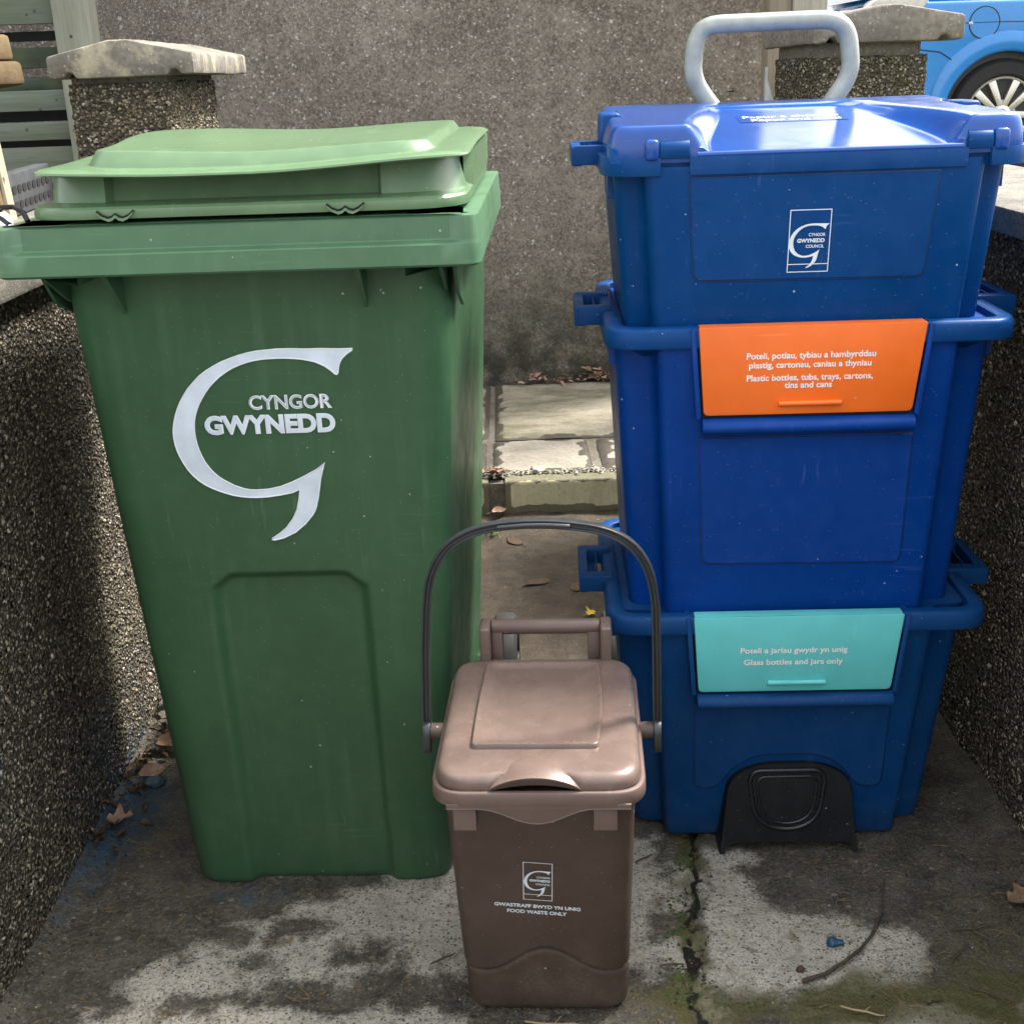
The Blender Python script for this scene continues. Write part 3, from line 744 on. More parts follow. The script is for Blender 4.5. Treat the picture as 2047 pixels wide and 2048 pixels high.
for u, w in ((-.164, .0035), (.139, .0035)):          # moulded fins under the rim
    m.loft([[(u-w, .018, .9425), (u+w, .018, .9425), (u+w, gv(.94)+.004, .9425), (u-w, gv(.94)+.004, .9425)], [(u-w*.6, gv(.89)-.001, .885), (u+w*.6, gv(.89)-.001, .885), (u+w*.6, gv(.89)+.004, .885), (u-w*.6, gv(.89)+.004, .885)]])
for s in (-1, 1):
    for u0, vf, zb in ((.236, .018, .905), (.2505, .05, .900)):
        m.loft([[(s*u0, vf, .9425), (s*(u0+.004), vf, .9425), (s*(u0+.004), .16, .9425), (s*u0, .16, .9425)], [(s*u0, .085, zb), (s*(u0+.004), .085, zb), (s*(u0+.004), .16, zb-.03), (s*u0, .16, zb-.03)]])
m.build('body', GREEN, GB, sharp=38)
# rim: stepped lip in front, flat top, hollow inside
def rim_sec(off, z, lip):
    base = rrect(-.288, .288, 0, .665, .022, 8)
    # densify front for the fading ledge
    poly = []
    for i in range(len(base)):
        a, b = base[i], base[(i+1) % len(base)]; poly.append(a)
        if a[1] < .002 and b[1] < .002 and abs(a[0]-b[0]) > .2:
            poly += [(a[0]+(b[0]-a[0])*q/40, 0.0) for q in range(1, 40)]
    ins = inset(poly, 1.0); out = []
    for p, q in zip(poly, ins):
        d = off
        if lip is not None:
            d = off*.25 + (lip-off*.25)*(sstep(.272, .255, abs(p[0]))*sstep(.03, .0, p[1]))
        out.append((p[0]+(q[0]-p[0])*d, p[1]+(q[1]-p[1])*d, z))
    return out
m = MB()
m.loft([rim_sec(.030, .9440, None), rim_sec(.004, .9425, None), rim_sec(0, .9455, None), rim_sec(0, .9680, 0), rim_sec(.0012, .9696, .0012), rim_sec(.003, .9722, .0125), rim_sec(.004, .9738, .0138), rim_sec(.008, .9985, .0155), rim_sec(.010, 1.0005, .0175),
        rim_sec(.014, 1.0020, None), rim_sec(.085, 1.0020, None), rim_sec(.089, .998, None), rim_sec(.092, .93, None)], ring=True)
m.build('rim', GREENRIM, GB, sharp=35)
# lid
LZ = 1.0075
lid = MB()
def lo(u0, u1, v0, v1, r, z, ub=0): return [(u, v, z + (0.0)) for u, v in rrect(u0, u1, v0, v1, r, 12, ub)]
fl = lambda i, z: [(u, v, z) for u, v in irr(-.256, .272, .018, .63, .075, 12, i)]
lid.loft([fl(.012, LZ), fl(.001, LZ), fl(0, LZ+.003), fl(.001, LZ+.0105), fl(.004, LZ+.0135), fl(.03, LZ+.0165)])
def skirt(i, z):
    base = irr(-.243, .262, .050, .60, .085, 12, i); out = []; lim = .0505+i
    poly = []
    for j in range(len(base)):
        a, b = base[j], base[(j+1) % len(base)]; poly.append(a)
        if a[1] < lim and b[1] < lim and abs(a[0]-b[0]) > .15:
            poly += [(a[0]+(b[0]-a[0])*q/60, a[1]) for q in range(1, 60)]
    for u, v in poly:
        if v < .15: v += .016*sstep(-.1565, -.152, u)*sstep(.172, .165, u)
        out.append((u, v, z))
    return out
lid.loft([skirt(-.006, LZ+.012), skirt(-.002, LZ+.0175), skirt(.004, LZ+.056)])
def brim(i, dz):
    out = []; base = irr(-.2405, .276, .004, .60, .062 if True else 0, 14, i); poly = []
    for j in range(len(base)):
        a, b = base[j], base[(j+1) % len(base)]; poly.append(a)
        if j % (len(base)//4) == len(base)//4-1: poly += [(a[0]+(b[0]-a[0])*q/30, a[1]+(b[1]-a[1])*q/30) for q in range(1, 30)]
    for u, v in poly:
        v += .010*sstep(.05, .0, v)*(1-(u/.27)**2)*-1 + .010*sstep(.05, 0, v)
        z = 1.0545 + .011*sstep(.02, .27, u) + .0045*sstep(-.05, -.24, u) + .004*sstep(.05, .26, v)
        if u < -.10:
            w_ = sstep(-.12, -.20, u); z += .003*w_*sstep(.05, .20, v); u += .012*w_*sstep(.06, .16, v)
        out.append((u, v, z + dz))
    return out
lid.loft([brim(.016, -.002), brim(.003, -.0018), brim(0, 0), brim(.001, .0022), brim(.006, .0046), brim(.02, .0062), brim(.05, .0075)])
def plat(i, dz, rise=1.0):
    out = []; base = irr(-.183, .240, .040, .560, .05, 10, i); poly = []
    for j in range(len(base)):
        a, b = base[j], base[(j+1) % len(base)]; poly.append(a)
        if j % (len(base)//4) == len(base)//4-1: poly += [(a[0]+(b[0]-a[0])*q/30, a[1]+(b[1]-a[1])*q/30) for q in range(1, 30)]
    for u, v in poly:
        if u < 0: u *= 1 + .36*sstep(.03, .48, v)
        saddle = .0065*sstep(0, .20, abs(u-.02)) - .002
        out.append((u, v, 1.0590 + dz + (saddle + .004*sstep(.1, .5, v))*rise + .006*sstep(-.05, .2, u)*(1-rise)))
    return out
lid.loft([plat(-.004, -.002, 0), plat(0, .003, .1), plat(.012, .0180, 1), plat(.0145, .0195, 1), plat(.022, .0195, 1), plat(.05, .0200, 1), plat(.08, .0200, 1), plat(.11, .0200, 1), plat(.14, .0200, 1), plat(.17, .0200, 1), plat(.19, .0200, 1), plat(.205, .02, 1)])
# closed right hand shoulder of the lid
lid.loft([[(.2615, .16, LZ+.012), (.272, .20, LZ+.012), (.272, .58, LZ+.012), (.25, .58, LZ+.012)], [(.264, .13, LZ+.056), (.2735, .17, LZ+.056), (.2735, .58, LZ+.056), (.25, .58, LZ+.056)]])
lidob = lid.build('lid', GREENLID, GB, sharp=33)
DARKGAP = simple('dark_slot', (.006, .008, .007), .8)
for uc in (-.1375, .1325):                      # little moulded W shaped catches on the lid edge
    m = MB(); p = [(-.022, .0095), (-.016, .0045), (-.009, .0018), (-.004, .003), (0, .0060), (.004, .003), (.009, .0018), (.016, .0045), (.022, .0095)]
    m.tube([(uc+a, .0165, LZ+b) for a, b in p], .0013, 6)
    o = m.build('catch_slot', DARKGAP, lidob)
    m = MB(); m.prism([(uc+a, LZ+b-.0012) for a, b in p] + [(uc+a*.93, LZ+b-.0045) for a, b in reversed(p)], .0135, .020)
    m.build('catch', GREENLID, lidob)
m = MB(); m.tube([(-.265, .60, .985), (-.265, .67, .985), (-.262, .69, .985), (-.25, .70, .985), (.25, .70, .985), (.262, .69, .985), (.265, .67, .985), (.265, .60, .985)], .013, 12); m.build('handle_bar', GREEN, GB)
# emblem
GU = [(0.117,0.833),(0.099,0.833),(0.077,0.834),(0.056,0.834),(0.038,0.835),(0.021,0.835),(0.008,0.834),(-0.005,0.833),(-0.017,0.831),(-0.029,0.828),(-0.041,0.824),(-0.052,0.82),(-0.062,0.815),(-0.072,0.8095),(-0.082,0.8025),(-0.09,0.795),(-0.0985,0.7865),(-0.105,0.778),(-0.111,0.769),(-0.116,0.7595),(-0.12,0.7505),(-0.1232,0.741),(-0.125,0.734),(-0.126,0.727),(-0.1263,0.719),(-0.1257,0.711),(-0.1243,0.7025),(-0.1218,0.694),(-0.118,0.6845),(-0.1135,0.6755),(-0.108,0.6675),(-0.101,0.660),(-0.0935,0.654),(-0.085,0.649),(-0.0765,0.645),(-0.067,0.6412),(-0.057,0.638),(-0.047,0.636),(-0.037,0.6348),(-0.028,0.6345),(-0.02,0.6346),(-0.012,0.635),(0.004,0.637),(0.021,0.6402),(0.031,0.644),(0.028,0.629),(0.0245,0.616),(0.021,0.609),(0.017,0.602),(0.0075,0.590),(-0.002,0.582),(-0.013,0.575),(-0.0135,0.573),(-0.011,0.5722),(0.002,0.575),(0.019,0.583),(0.0335,0.595),(0.044,0.607),(0.048,0.613),(0.051,0.62),(0.055,0.635),(0.060,0.659),(0.067,0.681),(0.056,0.672),(0.039,0.663),(0.022,0.655),(0.006,0.649),(-0.011,0.6457),(-0.027,0.645),(-0.035,0.6455),(-0.042,0.647),(-0.055,0.652),(-0.069,0.6607),(-0.075,0.6655),(-0.0807,0.6715),(-0.0855,0.6785),(-0.090,0.6865),(-0.0932,0.695),(-0.0955,0.7032),(-0.097,0.7115),(-0.0978,0.72),(-0.0978,0.728),(-0.0972,0.7358),(-0.096,0.7425),(-0.094,0.7498),(-0.091,0.7573),(-0.087,0.7653),(-0.0822,0.7728),(-0.077,0.7802),(-0.071,0.7875),(-0.0642,0.7942),(-0.056,0.801),(-0.047,0.807),(-0.038,0.812),(-0.028,0.816),(-0.0185,0.819),(-0.009,0.821),(0.0,0.8222),(0.009,0.8228),(0.02,0.8232),(0.032,0.8229),(0.043,0.822),(0.052,0.8208),(0.0605,0.819),(0.068,0.817),(0.074,0.8143),(0.080,0.811),(0.087,0.8055),(0.0925,0.8),(0.0945,0.8),(0.096,0.802),(0.098,0.812),(0.100,0.8165),(0.103,0.821),(0.110,0.827),(0.1165,0.831)]
m = MB(); m.prism(GU, -.0022, .002, lambda u, v, z: (u, gv(z)+v, z)); em = m.build('emblem', LOGOWHITE, GB, sharp=30)
m = MB(); m.tube([(u, gv(z)-.0022, z) for u, z in GU], .0009, 6, closed=True); m.build('emblem_edge', LOGOEDGE, em)
m = MB(); put_text(m, 'CYNGOR', -.0225, .0845, .7566, .0175, lambda u, z: gv(z), .030, .0026); lt = m.build('lettering', LOGOEDGE, GB)
m = MB(); put_text(m, 'CYNGOR', -.0225, .0845, .7566, .0175, lambda u, z: gv(z), -.012, .0032, spacing=1.0); m.build('lettering_core', simple('grey_letter_core', (.42, .50, .56), .5), lt)
m = MB(); put_text(m, 'GWYNEDD', -.0835, .0868, .7248, .0225, lambda u, z: gv(z), .052, .0026); l2 = m.build('lettering', LOGOEDGE, GB)
m = MB(); put_text(m, 'GWYNEDD', -.0835, .0868, .7248, .0225, lambda u, z: gv(z), .022, .0032); m.build('lettering_core', LOGOWHITE, l2)
# wheels
def tyre_wheel(parent, u, v, z, r, w, hubmat):
    wh = thing('wheel', '', '', (0, 0, 0)); del wh['label'], wh['category']; wh.parent = parent; wh.location = (u, v, z)
    m = MB(); m.lathe([(r*.66, -w/2), (r*.9, -w/2), (r*.98, -w*.38), (r, -w*.2), (r, w*.2), (r*.98, w*.38), (r*.9, w/2), (r*.66, w/2)], 44); m.build('tyre', RUBBER, wh, sharp=30)
    m = MB(); m.lathe([(0.001, -w*.42), (r*.25, -w*.55), (r*.3, -w*.36), (r*.6, -w*.30), (r*.67, -w*.46), (r*.67, w*.46), (r*.6, w*.30), (r*.3, w*.36), (r*.25, w*.55), (0.001, w*.42)], 36, closed=False); m.build('hub', hubmat, wh)
    return wh
for s in (-1, 1): tyre_wheel(GB, s*.268, .645, .1, .1, .044, BLACKP)
m = MB(); m.tube([(-.28, .645, .1), (.28, .645, .1)], .011); m.build('axle', STEEL, GB)
m = MB(); m.box(-.24, .24, .57, .655, .06, .16); m.build('axle_housing', GREEN, GB, bevel=.01)
# clip lying on the rim
ck = thing('plastic_clip', 'small black and white clip on the left corner of the green bin rim', 'clip', (-.313, 1.453, 0), R(-2.2646))
def gl(px, v, z): return (px, v, z)
m = MB(); m.tube([(-.300, .045, 1.010), (-.285, .05, 1.022), (-.272, .052, 1.022), (-.258, .045, 1.016), (-.250, .036, 1.006)], .0032, 8); m.build('hook', BLACKP, ck)
m = MB(); m.tube([(-.300, .048, 1.016), (-.28, .035, 1.010), (-.268, .025, 1.004)], .003, 8); m.build('hook', BLACKP, ck)
m = MB(); m.loft([[(-.297, .042, 1.003), (-.268, .022, 1.003), (-.264, .030, 1.003), (-.285, .048, 1.003)], [(-.290, .043, 1.016), (-.270, .027, 1.008), (-.266, .032, 1.012), (-.28, .047, 1.018)]]); m.build('tag', PRINTW, ck, bevel=.001)
# ------------------------------------------------------------------ blue recycling boxes on wheels
BX, BY, BA = .4012, 1.5952, R(-2.33)
GU_N = [(x, z) for x, z in GU]
def small_g(u0, u1, z0, z1):
    """emblem outline fitted into a box"""
    a0, a1, b0, b1 = -.1263, .117, .5722, .835
    return [(u0+(x-a0)/(a1-a0)*(u1-u0), z0+(z-b0)/(b1-b0)*(z1-z0)) for x, z in GU]
def frame_lines(mb, u0, u1, z0, z1, zd, w, xf):
    q = lambda a, b, c, d: mb.add([xf(a, c), xf(b, c), xf(b, d), xf(a, d)], [(0, 1, 2, 3)])
    q(u0, u1, z1-w, z1); q(u0, u1, z0, z0+w); q(u0, u0+w, z0+w, z1-w); q(u1-w, u1, z0+w, z1-w); q(u0+w, u1-w, zd, zd+w)

def box_rim(m, zr, gap=None, h=.027, w=.2735):
    """rolled rim ; gap=(ua,ub) list of front gaps"""
    def sec(i, z): return [(u, v, z) for u, v in irr(-w+.003, w+.003, 0, .43, .050, 8, i)]
    m.loft([sec(.010, zr-h+.001), sec(.001, zr-h), sec(0, zr-h+.002), sec(.001, zr-.006), sec(.004, zr-.0015), sec(.008, zr), sec(.020, zr), sec(.0235, zr-.002), sec(.026, zr-.03), sec(.060, zr-.052), sec(.2, zr-.055)], cap0=False, cap1=True)
def box_body(m, zt, zb, fv_t, fv_b, w_t, w_b, step=.2):
    def sec(z):
        t = (zt-z)/(zt-zb); fv = fv_t+(fv_b-fv_t)*t; w = w_t+(w_b-w_t)*t; s = step*(w/w_t)
        P = [(-s, fv), (s, fv), (s+.004, fv+.038), (w, fv+.042), (w, .418-.012*t-.04*t), (-w, .418-.012*t-.04*t), (-w, fv+.042), (-s-.004, fv+.038)]
        return [(u, v, z) for u, v in round_poly(P, [.014, .014, .012, .022, .05, .05, .022, .012], 5)]
    zz = [zt + (zb-zt)*i/8 for i in range(9)]
    S = [sec(z) for z in zz]
    last = S[-1]; cx = 0; ins = [(u*.985, .2+(v-.2)*.97, z-.006) for u, v, z in last]
    m.loft(S + [ins])
def side_handles(root, zr, mat):
    for s in (-1, 1):
        m = MB()
        o_ = .303 if s < 0 else .313
        bx = lambda a, b, c, d, e, f: m.box(min(s*a, s*b), max(s*a, s*b), c, d, e, f)
        bx(.255, o_, .148, .170, zr-.021, zr+.005); bx(.255, o_, .264, .282, zr-.021, zr+.005)
        bx(o_-.010, o_+.004, .149, .281, zr-.022, zr+.004); bx(o_-.026, o_-.0235, .168, .266, zr-.019, zr+.002)
        bx(o_-.0225, o_-.009, .168, .266, zr-.020, zr-.016)
        m.build('side_handle', mat, root, bevel=.0052, seg=3)
def stubs(m, zr):
    for s in (-1, 1): m.box(min(s*.236, s*.2605), max(s*.236, s*.2605), .075, .17, zr-.062, zr-.024)
def flap_front(zr, root, mat, lines, v=-.0045, blue=BLUE):
    zt, zb = zr+.0015, zr-.1195
    fs = lambda u, z: v + .004*(zt-z)/.12
    P = round_poly([(-.1475, zt), (-.1385, zb), (.1385, zb), (.1500, zt)], [.003, .007, .007, .003], 4)
    m = MB(); m.loft([[(u, fs(u, z), z) for u, z in P], [(u, fs(u, z)+.004, z) for u, z in P]])
    m.box(-.146, .1485, v+.001, .018, zt-.004, zt)                       # rolled top edge
    fl = m.build('flap', mat, root, bevel=.0016, seg=2)
    m = MB(); m.tube([(-.040, fs(0, zb+.0155)-.003, zb+.0155), (.0435, fs(0, zb+.0155)-.003, zb+.0155)], .0038, 10); m.build('flap_tab', mat, fl, bevel=0)
    m = MB()
    for txt, u0, u1, z0, h, b in lines: put_text(m, txt, u0, u1, zr+z0, h, fs, b, .0006)
    m.build('wording', PRINTW, fl)
    # frame round the opening (cheeks) with a dark gap, and the ledge below
    for s, a in ((-1, .1475), (1, .1500)):
        m = MB()
        q = [(s*(a+.0035), zt-.003), (s*(.1385+.003), zb-.004), (s*(.1385+.010), zb-.006), (s*(a+.0105), zt-.003)]
        m.prism(q, -.0015, .04); m.build('flap_cheek', blue, root, bevel=.0015)
    m = MB(); n = 12
    prof = [(.034, zb-.0045)] + [(.0035+.0175*-math.sin(math.pi*t/n)*1.0+.002, zb-.0045-.0115+.0115*math.cos(math.pi*t/n)) for t in range(n+1)] + [(.034, zb-.034)]
    m.loft([[(-.1405, y, z) for y, z in prof], [(.1425, y, z) for y, z in prof]]); m.build('ledge', blue, root, bevel=.0012)
    m = MB(); m.prism([(-.149, zt-.002), (-.140, zb-.004), (.140, zb-.004), (.1515, zt-.002)], .0045, .012); m.build('flap_gap', DARKGAP, root)
def groove_panel(P, rad, fv, mat, root, h=.0022):
    Q = round_poly(P, rad, 6); I = inset(Q, .0016 if True else 0)
    m = MB(); m.loft([[(u, fv(z)+.004, z) for u, z in Q], [(u, fv(z)-h*.3, z) for u, z in Q], [(u, fv(z)-h, z) for u, z in I]])
    m.build('front_panel', mat, root, sharp=20)
    m = MB(); m.tube([(u, fv(z)-.0002, z) for u, z in Q], .0012, 5, closed=True); m.build('panel_groove', simple('blue_shadow_line', (.004, .020, .085), .5), root)

# bottom box with wheels, step plate and trolley handle
B1 = thing('recycling_box', 'bottom blue recycling box with turquoise flap, black foot plate and wheels', 'recycling box', (BX, BY, 0), BA, 'stacked blue recycling boxes')
Z1 = .410
m = MB(); box_rim(m, Z1); m.build('rim', BLUELOW, B1, sharp=40)
m = MB(); box_body(m, Z1-.01, .012, .014, .0585, .256, .228); stubs(m, Z1); m.build('body', BLUELOW, B1, sharp=40)
side_handles(B1, Z1, BLUELOW)
fv1 = lambda z: .014 + .0445*(Z1-.01-z)/(Z1-.022)
flap_front(Z1, B1, TEAL, [('Poteli a jariau gwydr yn unig', -.080, .0725, -.0565, .0085, .022), ('Glass bottles and jars only', -.0745, .0670, -.0755, .0085, .022)], blue=BLUELOW)
groove_panel([(-.1415, .255), (-.1355, .098), (-.1005, .098), (-.078, .140), (-.040, .1605), (.050, .1605), (.085, .140), (.1115, .098), (.1485, .098), (.1500, .255)], [.002, .016, .02, .03, .02, .02, .03, .02, .016, .002], fv1, BLUELOW, B1)
fl_ = [(-.101, -.004), (-.0965, .03), (-.0930, .06), (-.0902, .09), (-.0885, .104), (-.0845, .115), (-.0775, .1245), (-.067, .1330), (-.055, .1390), (-.042, .1435), (-.028, .1462), (-.012, .1470)]
fp = fl_ + [(.0135-u, z) for u, z in reversed(fl_)] + [(.1075, -.004), (.1060, .008), (.1010, .0140), (.090, .0170), (.04, .0182), (-.028, .0182), (-.0765, .0170), (-.0875, .0140), (-.0925, .008), (-.094, -.004)]
def fvp(z): return .012 + .0255*(max(0, z)/.145)**.7
m = MB(); fr = fp
cx_, cz_ = .004, .07
m.loft([[(u, fv1(z)+.01, z) for u, z in fr], [(u, fvp(z)+.004, z) for u, z in fr], [((u-cx_)*.985+cx_, fvp(z), (z-cz_)*.985+cz_) for u, z in fr]])
foot = m.build('foot_plate', BLACKP, B1, sharp=40)
ring = round_poly([(-.046, .1345), (-.0545, .122), (-.047, .066), (-.029, .045), (.003, .0375), (.035, .045), (.053, .066), (.0605, .122), (.052, .1345)], [.010, .010, .016, .016, .03, .016, .016, .010, .010], 6)
m = MB(); m.tube([(u, fvp(z)+.0005, z) for u, z in ring], .0042, 10, closed=True)
ir = [((u-.002)*.80+.002, (z-.088)*.80+.088) for u, z in ring]
m.tube([(u, fvp(z)-.0005, z) for u, z in ir], .0024, 8, closed=True); m.build('foot_pad', simple('worn_black_edge', (.010, .012, .015), .30), foot)
for s in (-1, 1): tyre_wheel(B1, s*.243, .475, .1, .1, .040, BLACKP)
m = MB(); m.tube([(-.26, .475, .1), (.26, .475, .1)], .009); m.build('axle', STEEL, B1)
hp = [(-.052, .452, .10), (-.052, .452, .98), (-.056, .452, 1.04)] + bez((-.062, .452, 1.065), (-.082, .452, 1.10), (-.108, .452, 1.115), (-.110, .452, 1.150), 10)[1:] + bez((-.1095, .452, 1.160), (-.108, .452, 1.200), (-.098, .452, 1.2115), (-.066, .452, 1.2120), 12) + bez((.083, .452, 1.2130), (.122, .452, 1.2130), (.130, .452, 1.198), (.1335, .452, 1.160), 12) + bez((.135, .452, 1.150), (.136, .452, 1.118), (.110, .452, 1.100), (.092, .452, 1.065), 10)[:-1] + [(.088, .452, 1.04), (.084, .452, .98), (.084, .452, .10)]
m = MB(); m.tube(hp, .0140, 18); m.build('trolley_handle', GALV, B1)

# middle box
B2 = thing('recycling_box', 'middle blue recycling box with an orange flap', 'recycling box', (BX, BY, 0), BA, 'stacked blue recycling boxes')
Z2 = .8275
m = MB(); box_rim(m, Z2); m.build('rim', BLUE, B2, sharp=40)
m = MB(); box_body(m, Z2-.01, .345, .012, .034, .256, .231); stubs(m, Z2); m.build('body', BLUEDEEP, B2, sharp=40)
side_handles(B2, Z2, BLUE)
fv2 = lambda z: .012 + .022*(Z2-.01-z)/(Z2-.355)
flap_front(Z2, B2, ORANGE, [('Poteli, potiau, tybiau a hambyrddau', -.0840, .0850, -.0425, .0080, .024), ('plastig, cartonau, caniau a thyniau', -.0805, .0800, -.0550, .0080, .024), ('Plastic bottles, tubs, trays, cartons,', -.0830, .0830, -.0725, .0080, .024), ('tins and cans', -.0325, .0300, -.0830, .0080, .024)], blue=BLUEDEEP)
groove_panel([(-.1420, .672), (-.1340, .482), (.1455, .479), (.1480, .672)], [.002, .014, .014, .002], fv2, BLUEDEEP, B2)

# top box with lid
B3 = thing('recycling_box', 'top blue recycling box with a closed glossy lid and council emblem', 'recycling box', (BX, BY+.014, 0), BA, 'stacked blue recycling boxes')
Z3 = 1.0445
m = MB()
def sec3(i, z): return [(u, v, z) for u, v in irr(-.2705, .2765, 0, .43, .050, 8, i)]
m.loft([sec3(.022, Z3-.0225), sec3(.012, Z3-.0225), sec3(.011, Z3-.002), sec3(.022, Z3-.001)])        # inner core of the rim
def rim_piece(ua, ub):
    q = [(ua, Z3-.0225), (ub, Z3-.0225), (ub, Z3), (ua, Z3)]
    m.prism(q, 0, .018)
rim_piece(-.1595, .1895)
for s, a in ((-1, .1965), (1, .2185)):
    # rounded corner section wrapping to the side
    W_ = .2705 if s < 0 else .2765
    c = [(s*a, 0)] + [(s*(W_-.05+.05*math.sin(t*math.pi/16)), .05-.05*math.cos(t*math.pi/16)) for t in range(9)] + [(s*W_, .38)]
    ci = [(s*a, .014)] + [(s*(W_-.014-.045+.045*math.sin(t*math.pi/16)), .059-.045*math.cos(t*math.pi/16)) for t in range(9)] + [(s*(W_-.014), .38)]
    P = c + list(reversed(ci))
    m.loft([[(u, v, Z3-.0225) for u, v in P], [(u, v, Z3) for u, v in P]])
m.build('rim', BLUE, B3, bevel=.0015)
m = MB(); box_body(m, Z3-.012, .800, .004, .020, .256, .240, .215); stubs(m, Z3+.006); m.build('body', BLUE, B3, sharp=40)
side_handles(B3, Z3+.004, BLUE)
fv3 = lambda z: .004 + .016*(Z3-.012-z)/(Z3-.812)
groove_panel([(-.1590, 1.018), (-.1515, .8845), (.1480, .8825), (.1570, 1.018)], [.002, .012, .012, .002], fv3, BLUE, B3)
for s, a, b in ((-1, -.1975, -.1600), (1, .1880, .2190)):                 # hooks of the rim that hold the lid
    m = MB(); n = 10
    pr = [(.030, Z3-.002), (.0, Z3-.002)] + [(.011-.013*math.cos(t*math.pi/2/n), Z3+.008+.0135*math.sin(t*math.pi/2/n)) for t in range(n+1)] + [(.030, Z3+.0215)]
    m.loft([[(a, y, z) for y, z in pr], [(b, y, z) for y, z in pr]]); m.build('lid_hook', BLUE, B3, bevel=.0012)
# lid: one moulded sheet
def lid_z(u, v, d=1.0):
    t = (v-.006)/.42
    top = 1.0835 + .0145*t                                   # side shoulders
    wl = -.146+.050*sstep(0, .8, t); wr = .180-.052*sstep(.05, .8, t)
    pan = 1.0475 + .042*min(1, t/.78)
    inside = sstep(wl-.018, wl+.016, u)*sstep(wr+.020, wr-.016, u)
    inside *= 1 - sstep(.745, .80, t)
    ridge = .003*sstep(.2, .5, t)*(sstep(wl-.03, wl-.012, u)*sstep(wl-.008, wl-.014, u) + sstep(wr+.035, wr+.014, u)*sstep(wr+.010, wr+.016, u))
    z = top + (pan-top)*inside
    # shoulders roll down to the rim all round, the dished panel runs out over the front lip
    rr_ = .016 if v > .05 else .012
    e = max(0.0, min(1.0, d/rr_)); q = math.sqrt(max(0, 1-(1-e)**2))
    if v < .06: q = max(q, inside)
    sh = 1.0455
    z = sh + (z-sh)*q
    if abs(u) > .236 and .17 < v < .30: z -= .010*sstep(.236, .242, abs(u))
    return z
def dens(P, n=40):
    out = []
    for j in range(len(P)):
        a, b = P[j], P[(j+1) % len(P)]; out.append(a)
        if j % (len(P)//4) == len(P)//4-1: out += [(a[0]+(b[0]-a[0])*q/n, a[1]+(b[1]-a[1])*q/n) for q in range(1, n)]
    return out
m = MB(); LP = lambda i: dens(irr(-.264, .266, .004, .428, .034, 10, i), 110)
secs = [[(u*.998, v, 1.0375) for u, v in LP(.0005)]]
ins_ = [0, .0003, .0008, .0016, .003, .005, .0075, .010, .013, .016] + [.016+.0039*q for q in range(1, 50)]
for i in ins_: secs.append([(u, v, lid_z(u, v, i)) for u, v in LP(i)])
m.loft(secs, cap0=False)
m.tube([(u, .0035, 1.0462) for u in lin(-.150, .183, 24)], .0042, 10)
# front lugs, and side clips
lid3 = m.build('lid', BLUELID, B3, sharp=50)
for a, b in ((-.2165, -.1985), (.2200, .2390)):
    m = MB(); m.box(a, b, -.004, .03, Z3-.004, Z3+.0225); m.build('lid_lug', BLUELID, lid3, bevel=.0052, seg=3)
for s in (-1, 1):
    m = MB(); m.box(min(s*.236, s*.266), max(s*.236, s*.266), .20, .275, 1.05, 1.094); m.build('side_clip', BLUE, lid3, bevel=.006, seg=3)
# wording on the dished panel
m = MB()
def lsurf(u0, u1, v0, hv, txt, bold):
    v, f, w = text_mesh(txt, bold, spacing=1.0); sx = (u1-u0)/w
    global CAP
    m.add([(u0+x*sx, v0+y/CAP*hv, lid_z(0, v0+y/CAP*hv)+.0009) for x, y in v], f)
lsurf(-.058, .078, .2440, .0125, 'Papur a cherdyn', .008)
lsurf(-.049, .077, .2190, .0125, 'Paper and card', .008)
m.build('wording', PRINTW, lid3)
m = MB(); m.strip([[(u, v, lid_z(0, v)+.0005) for u in (-.066, .086)] for v in lin(.212, .264, 6)]); m.build('label', simple('dark_blue_label', (.003, .045, .225), .16, bump=0), lid3)
# council mark
m = MB(); xf = lambda a, b: (a + (b-.9335)*.010, fv3(b)-.0028, b)
frame_lines(m, -.0300, .0235, .8930, .9740, .9030, .0011, xf)
g = small_g(-.0297, .0212, .8985, .9560); m.add([xf(a, b)[:1]+(fv3(b)-.0029, b) for a, b in g], [tuple(range(len(g)))])
sf = lambda u, z: fv3(z)-.0024
put_text(m, 'CYNGOR', -.0045, .0170, .9397, .0038, sf, .018, .0006); put_text(m, 'GWYNEDD', -.0190, .0165, .9318, .0046, sf, .045, .0006); put_text(m, 'COUNCIL', -.0075, .0160, .9248, .0038, sf, .018, .0006)
m.build('council_mark', PRINT, B3)

# ------------------------------------------------------------------ brown food caddy
CD = thing('food_caddy', 'small brown lidded food waste caddy with its black handle raised', 'food caddy', (.0174, 1.1978, 0), R(-3.54))
def cv(z): return .0925 - .0745*min(1, z/.372)
def wave(u): return .0955 + .0200*math.cos(math.pi*u/.088) if abs(u) < .088 else .0755 + .02*(abs(u)-.088)/.02*.6
def cbody(z, ins=0.0):
    uf = .1045 + .007*z/.37 - ins; v0 = cv(z)+ins; v1 = .275+.03*z/.37-ins; r = .030
    fr = []
    for i in range(64):
        u = -(uf-r)+2*(uf-r)*i/63
        w = wave(u/(uf-r)*.088)
        d = .0028*math.exp(-((z-w)/.0042)**2) + .0016*sstep(w+.002, w-.002, z)
        fr.append((u, v0+d))
    k_ = .0016*sstep(wave(.088)+.002, wave(.088)-.002, z) + .0028*math.exp(-((z-wave(.088))/.0042)**2)
    rest = round_poly([(uf-k_*.7, v0+k_), (uf-k_*.5+.004, v1), (-uf+k_*.5-.004, v1), (-uf+k_*.7, v0+k_)], r, 7)
    return fr + rest[1:8] + rest[8:16] + rest[16:24] + rest[24:-1]
zs = [0, .002, .006, .012, .02, .03] + lin(.034, .135, 70) + lin(.145, .368, 20)
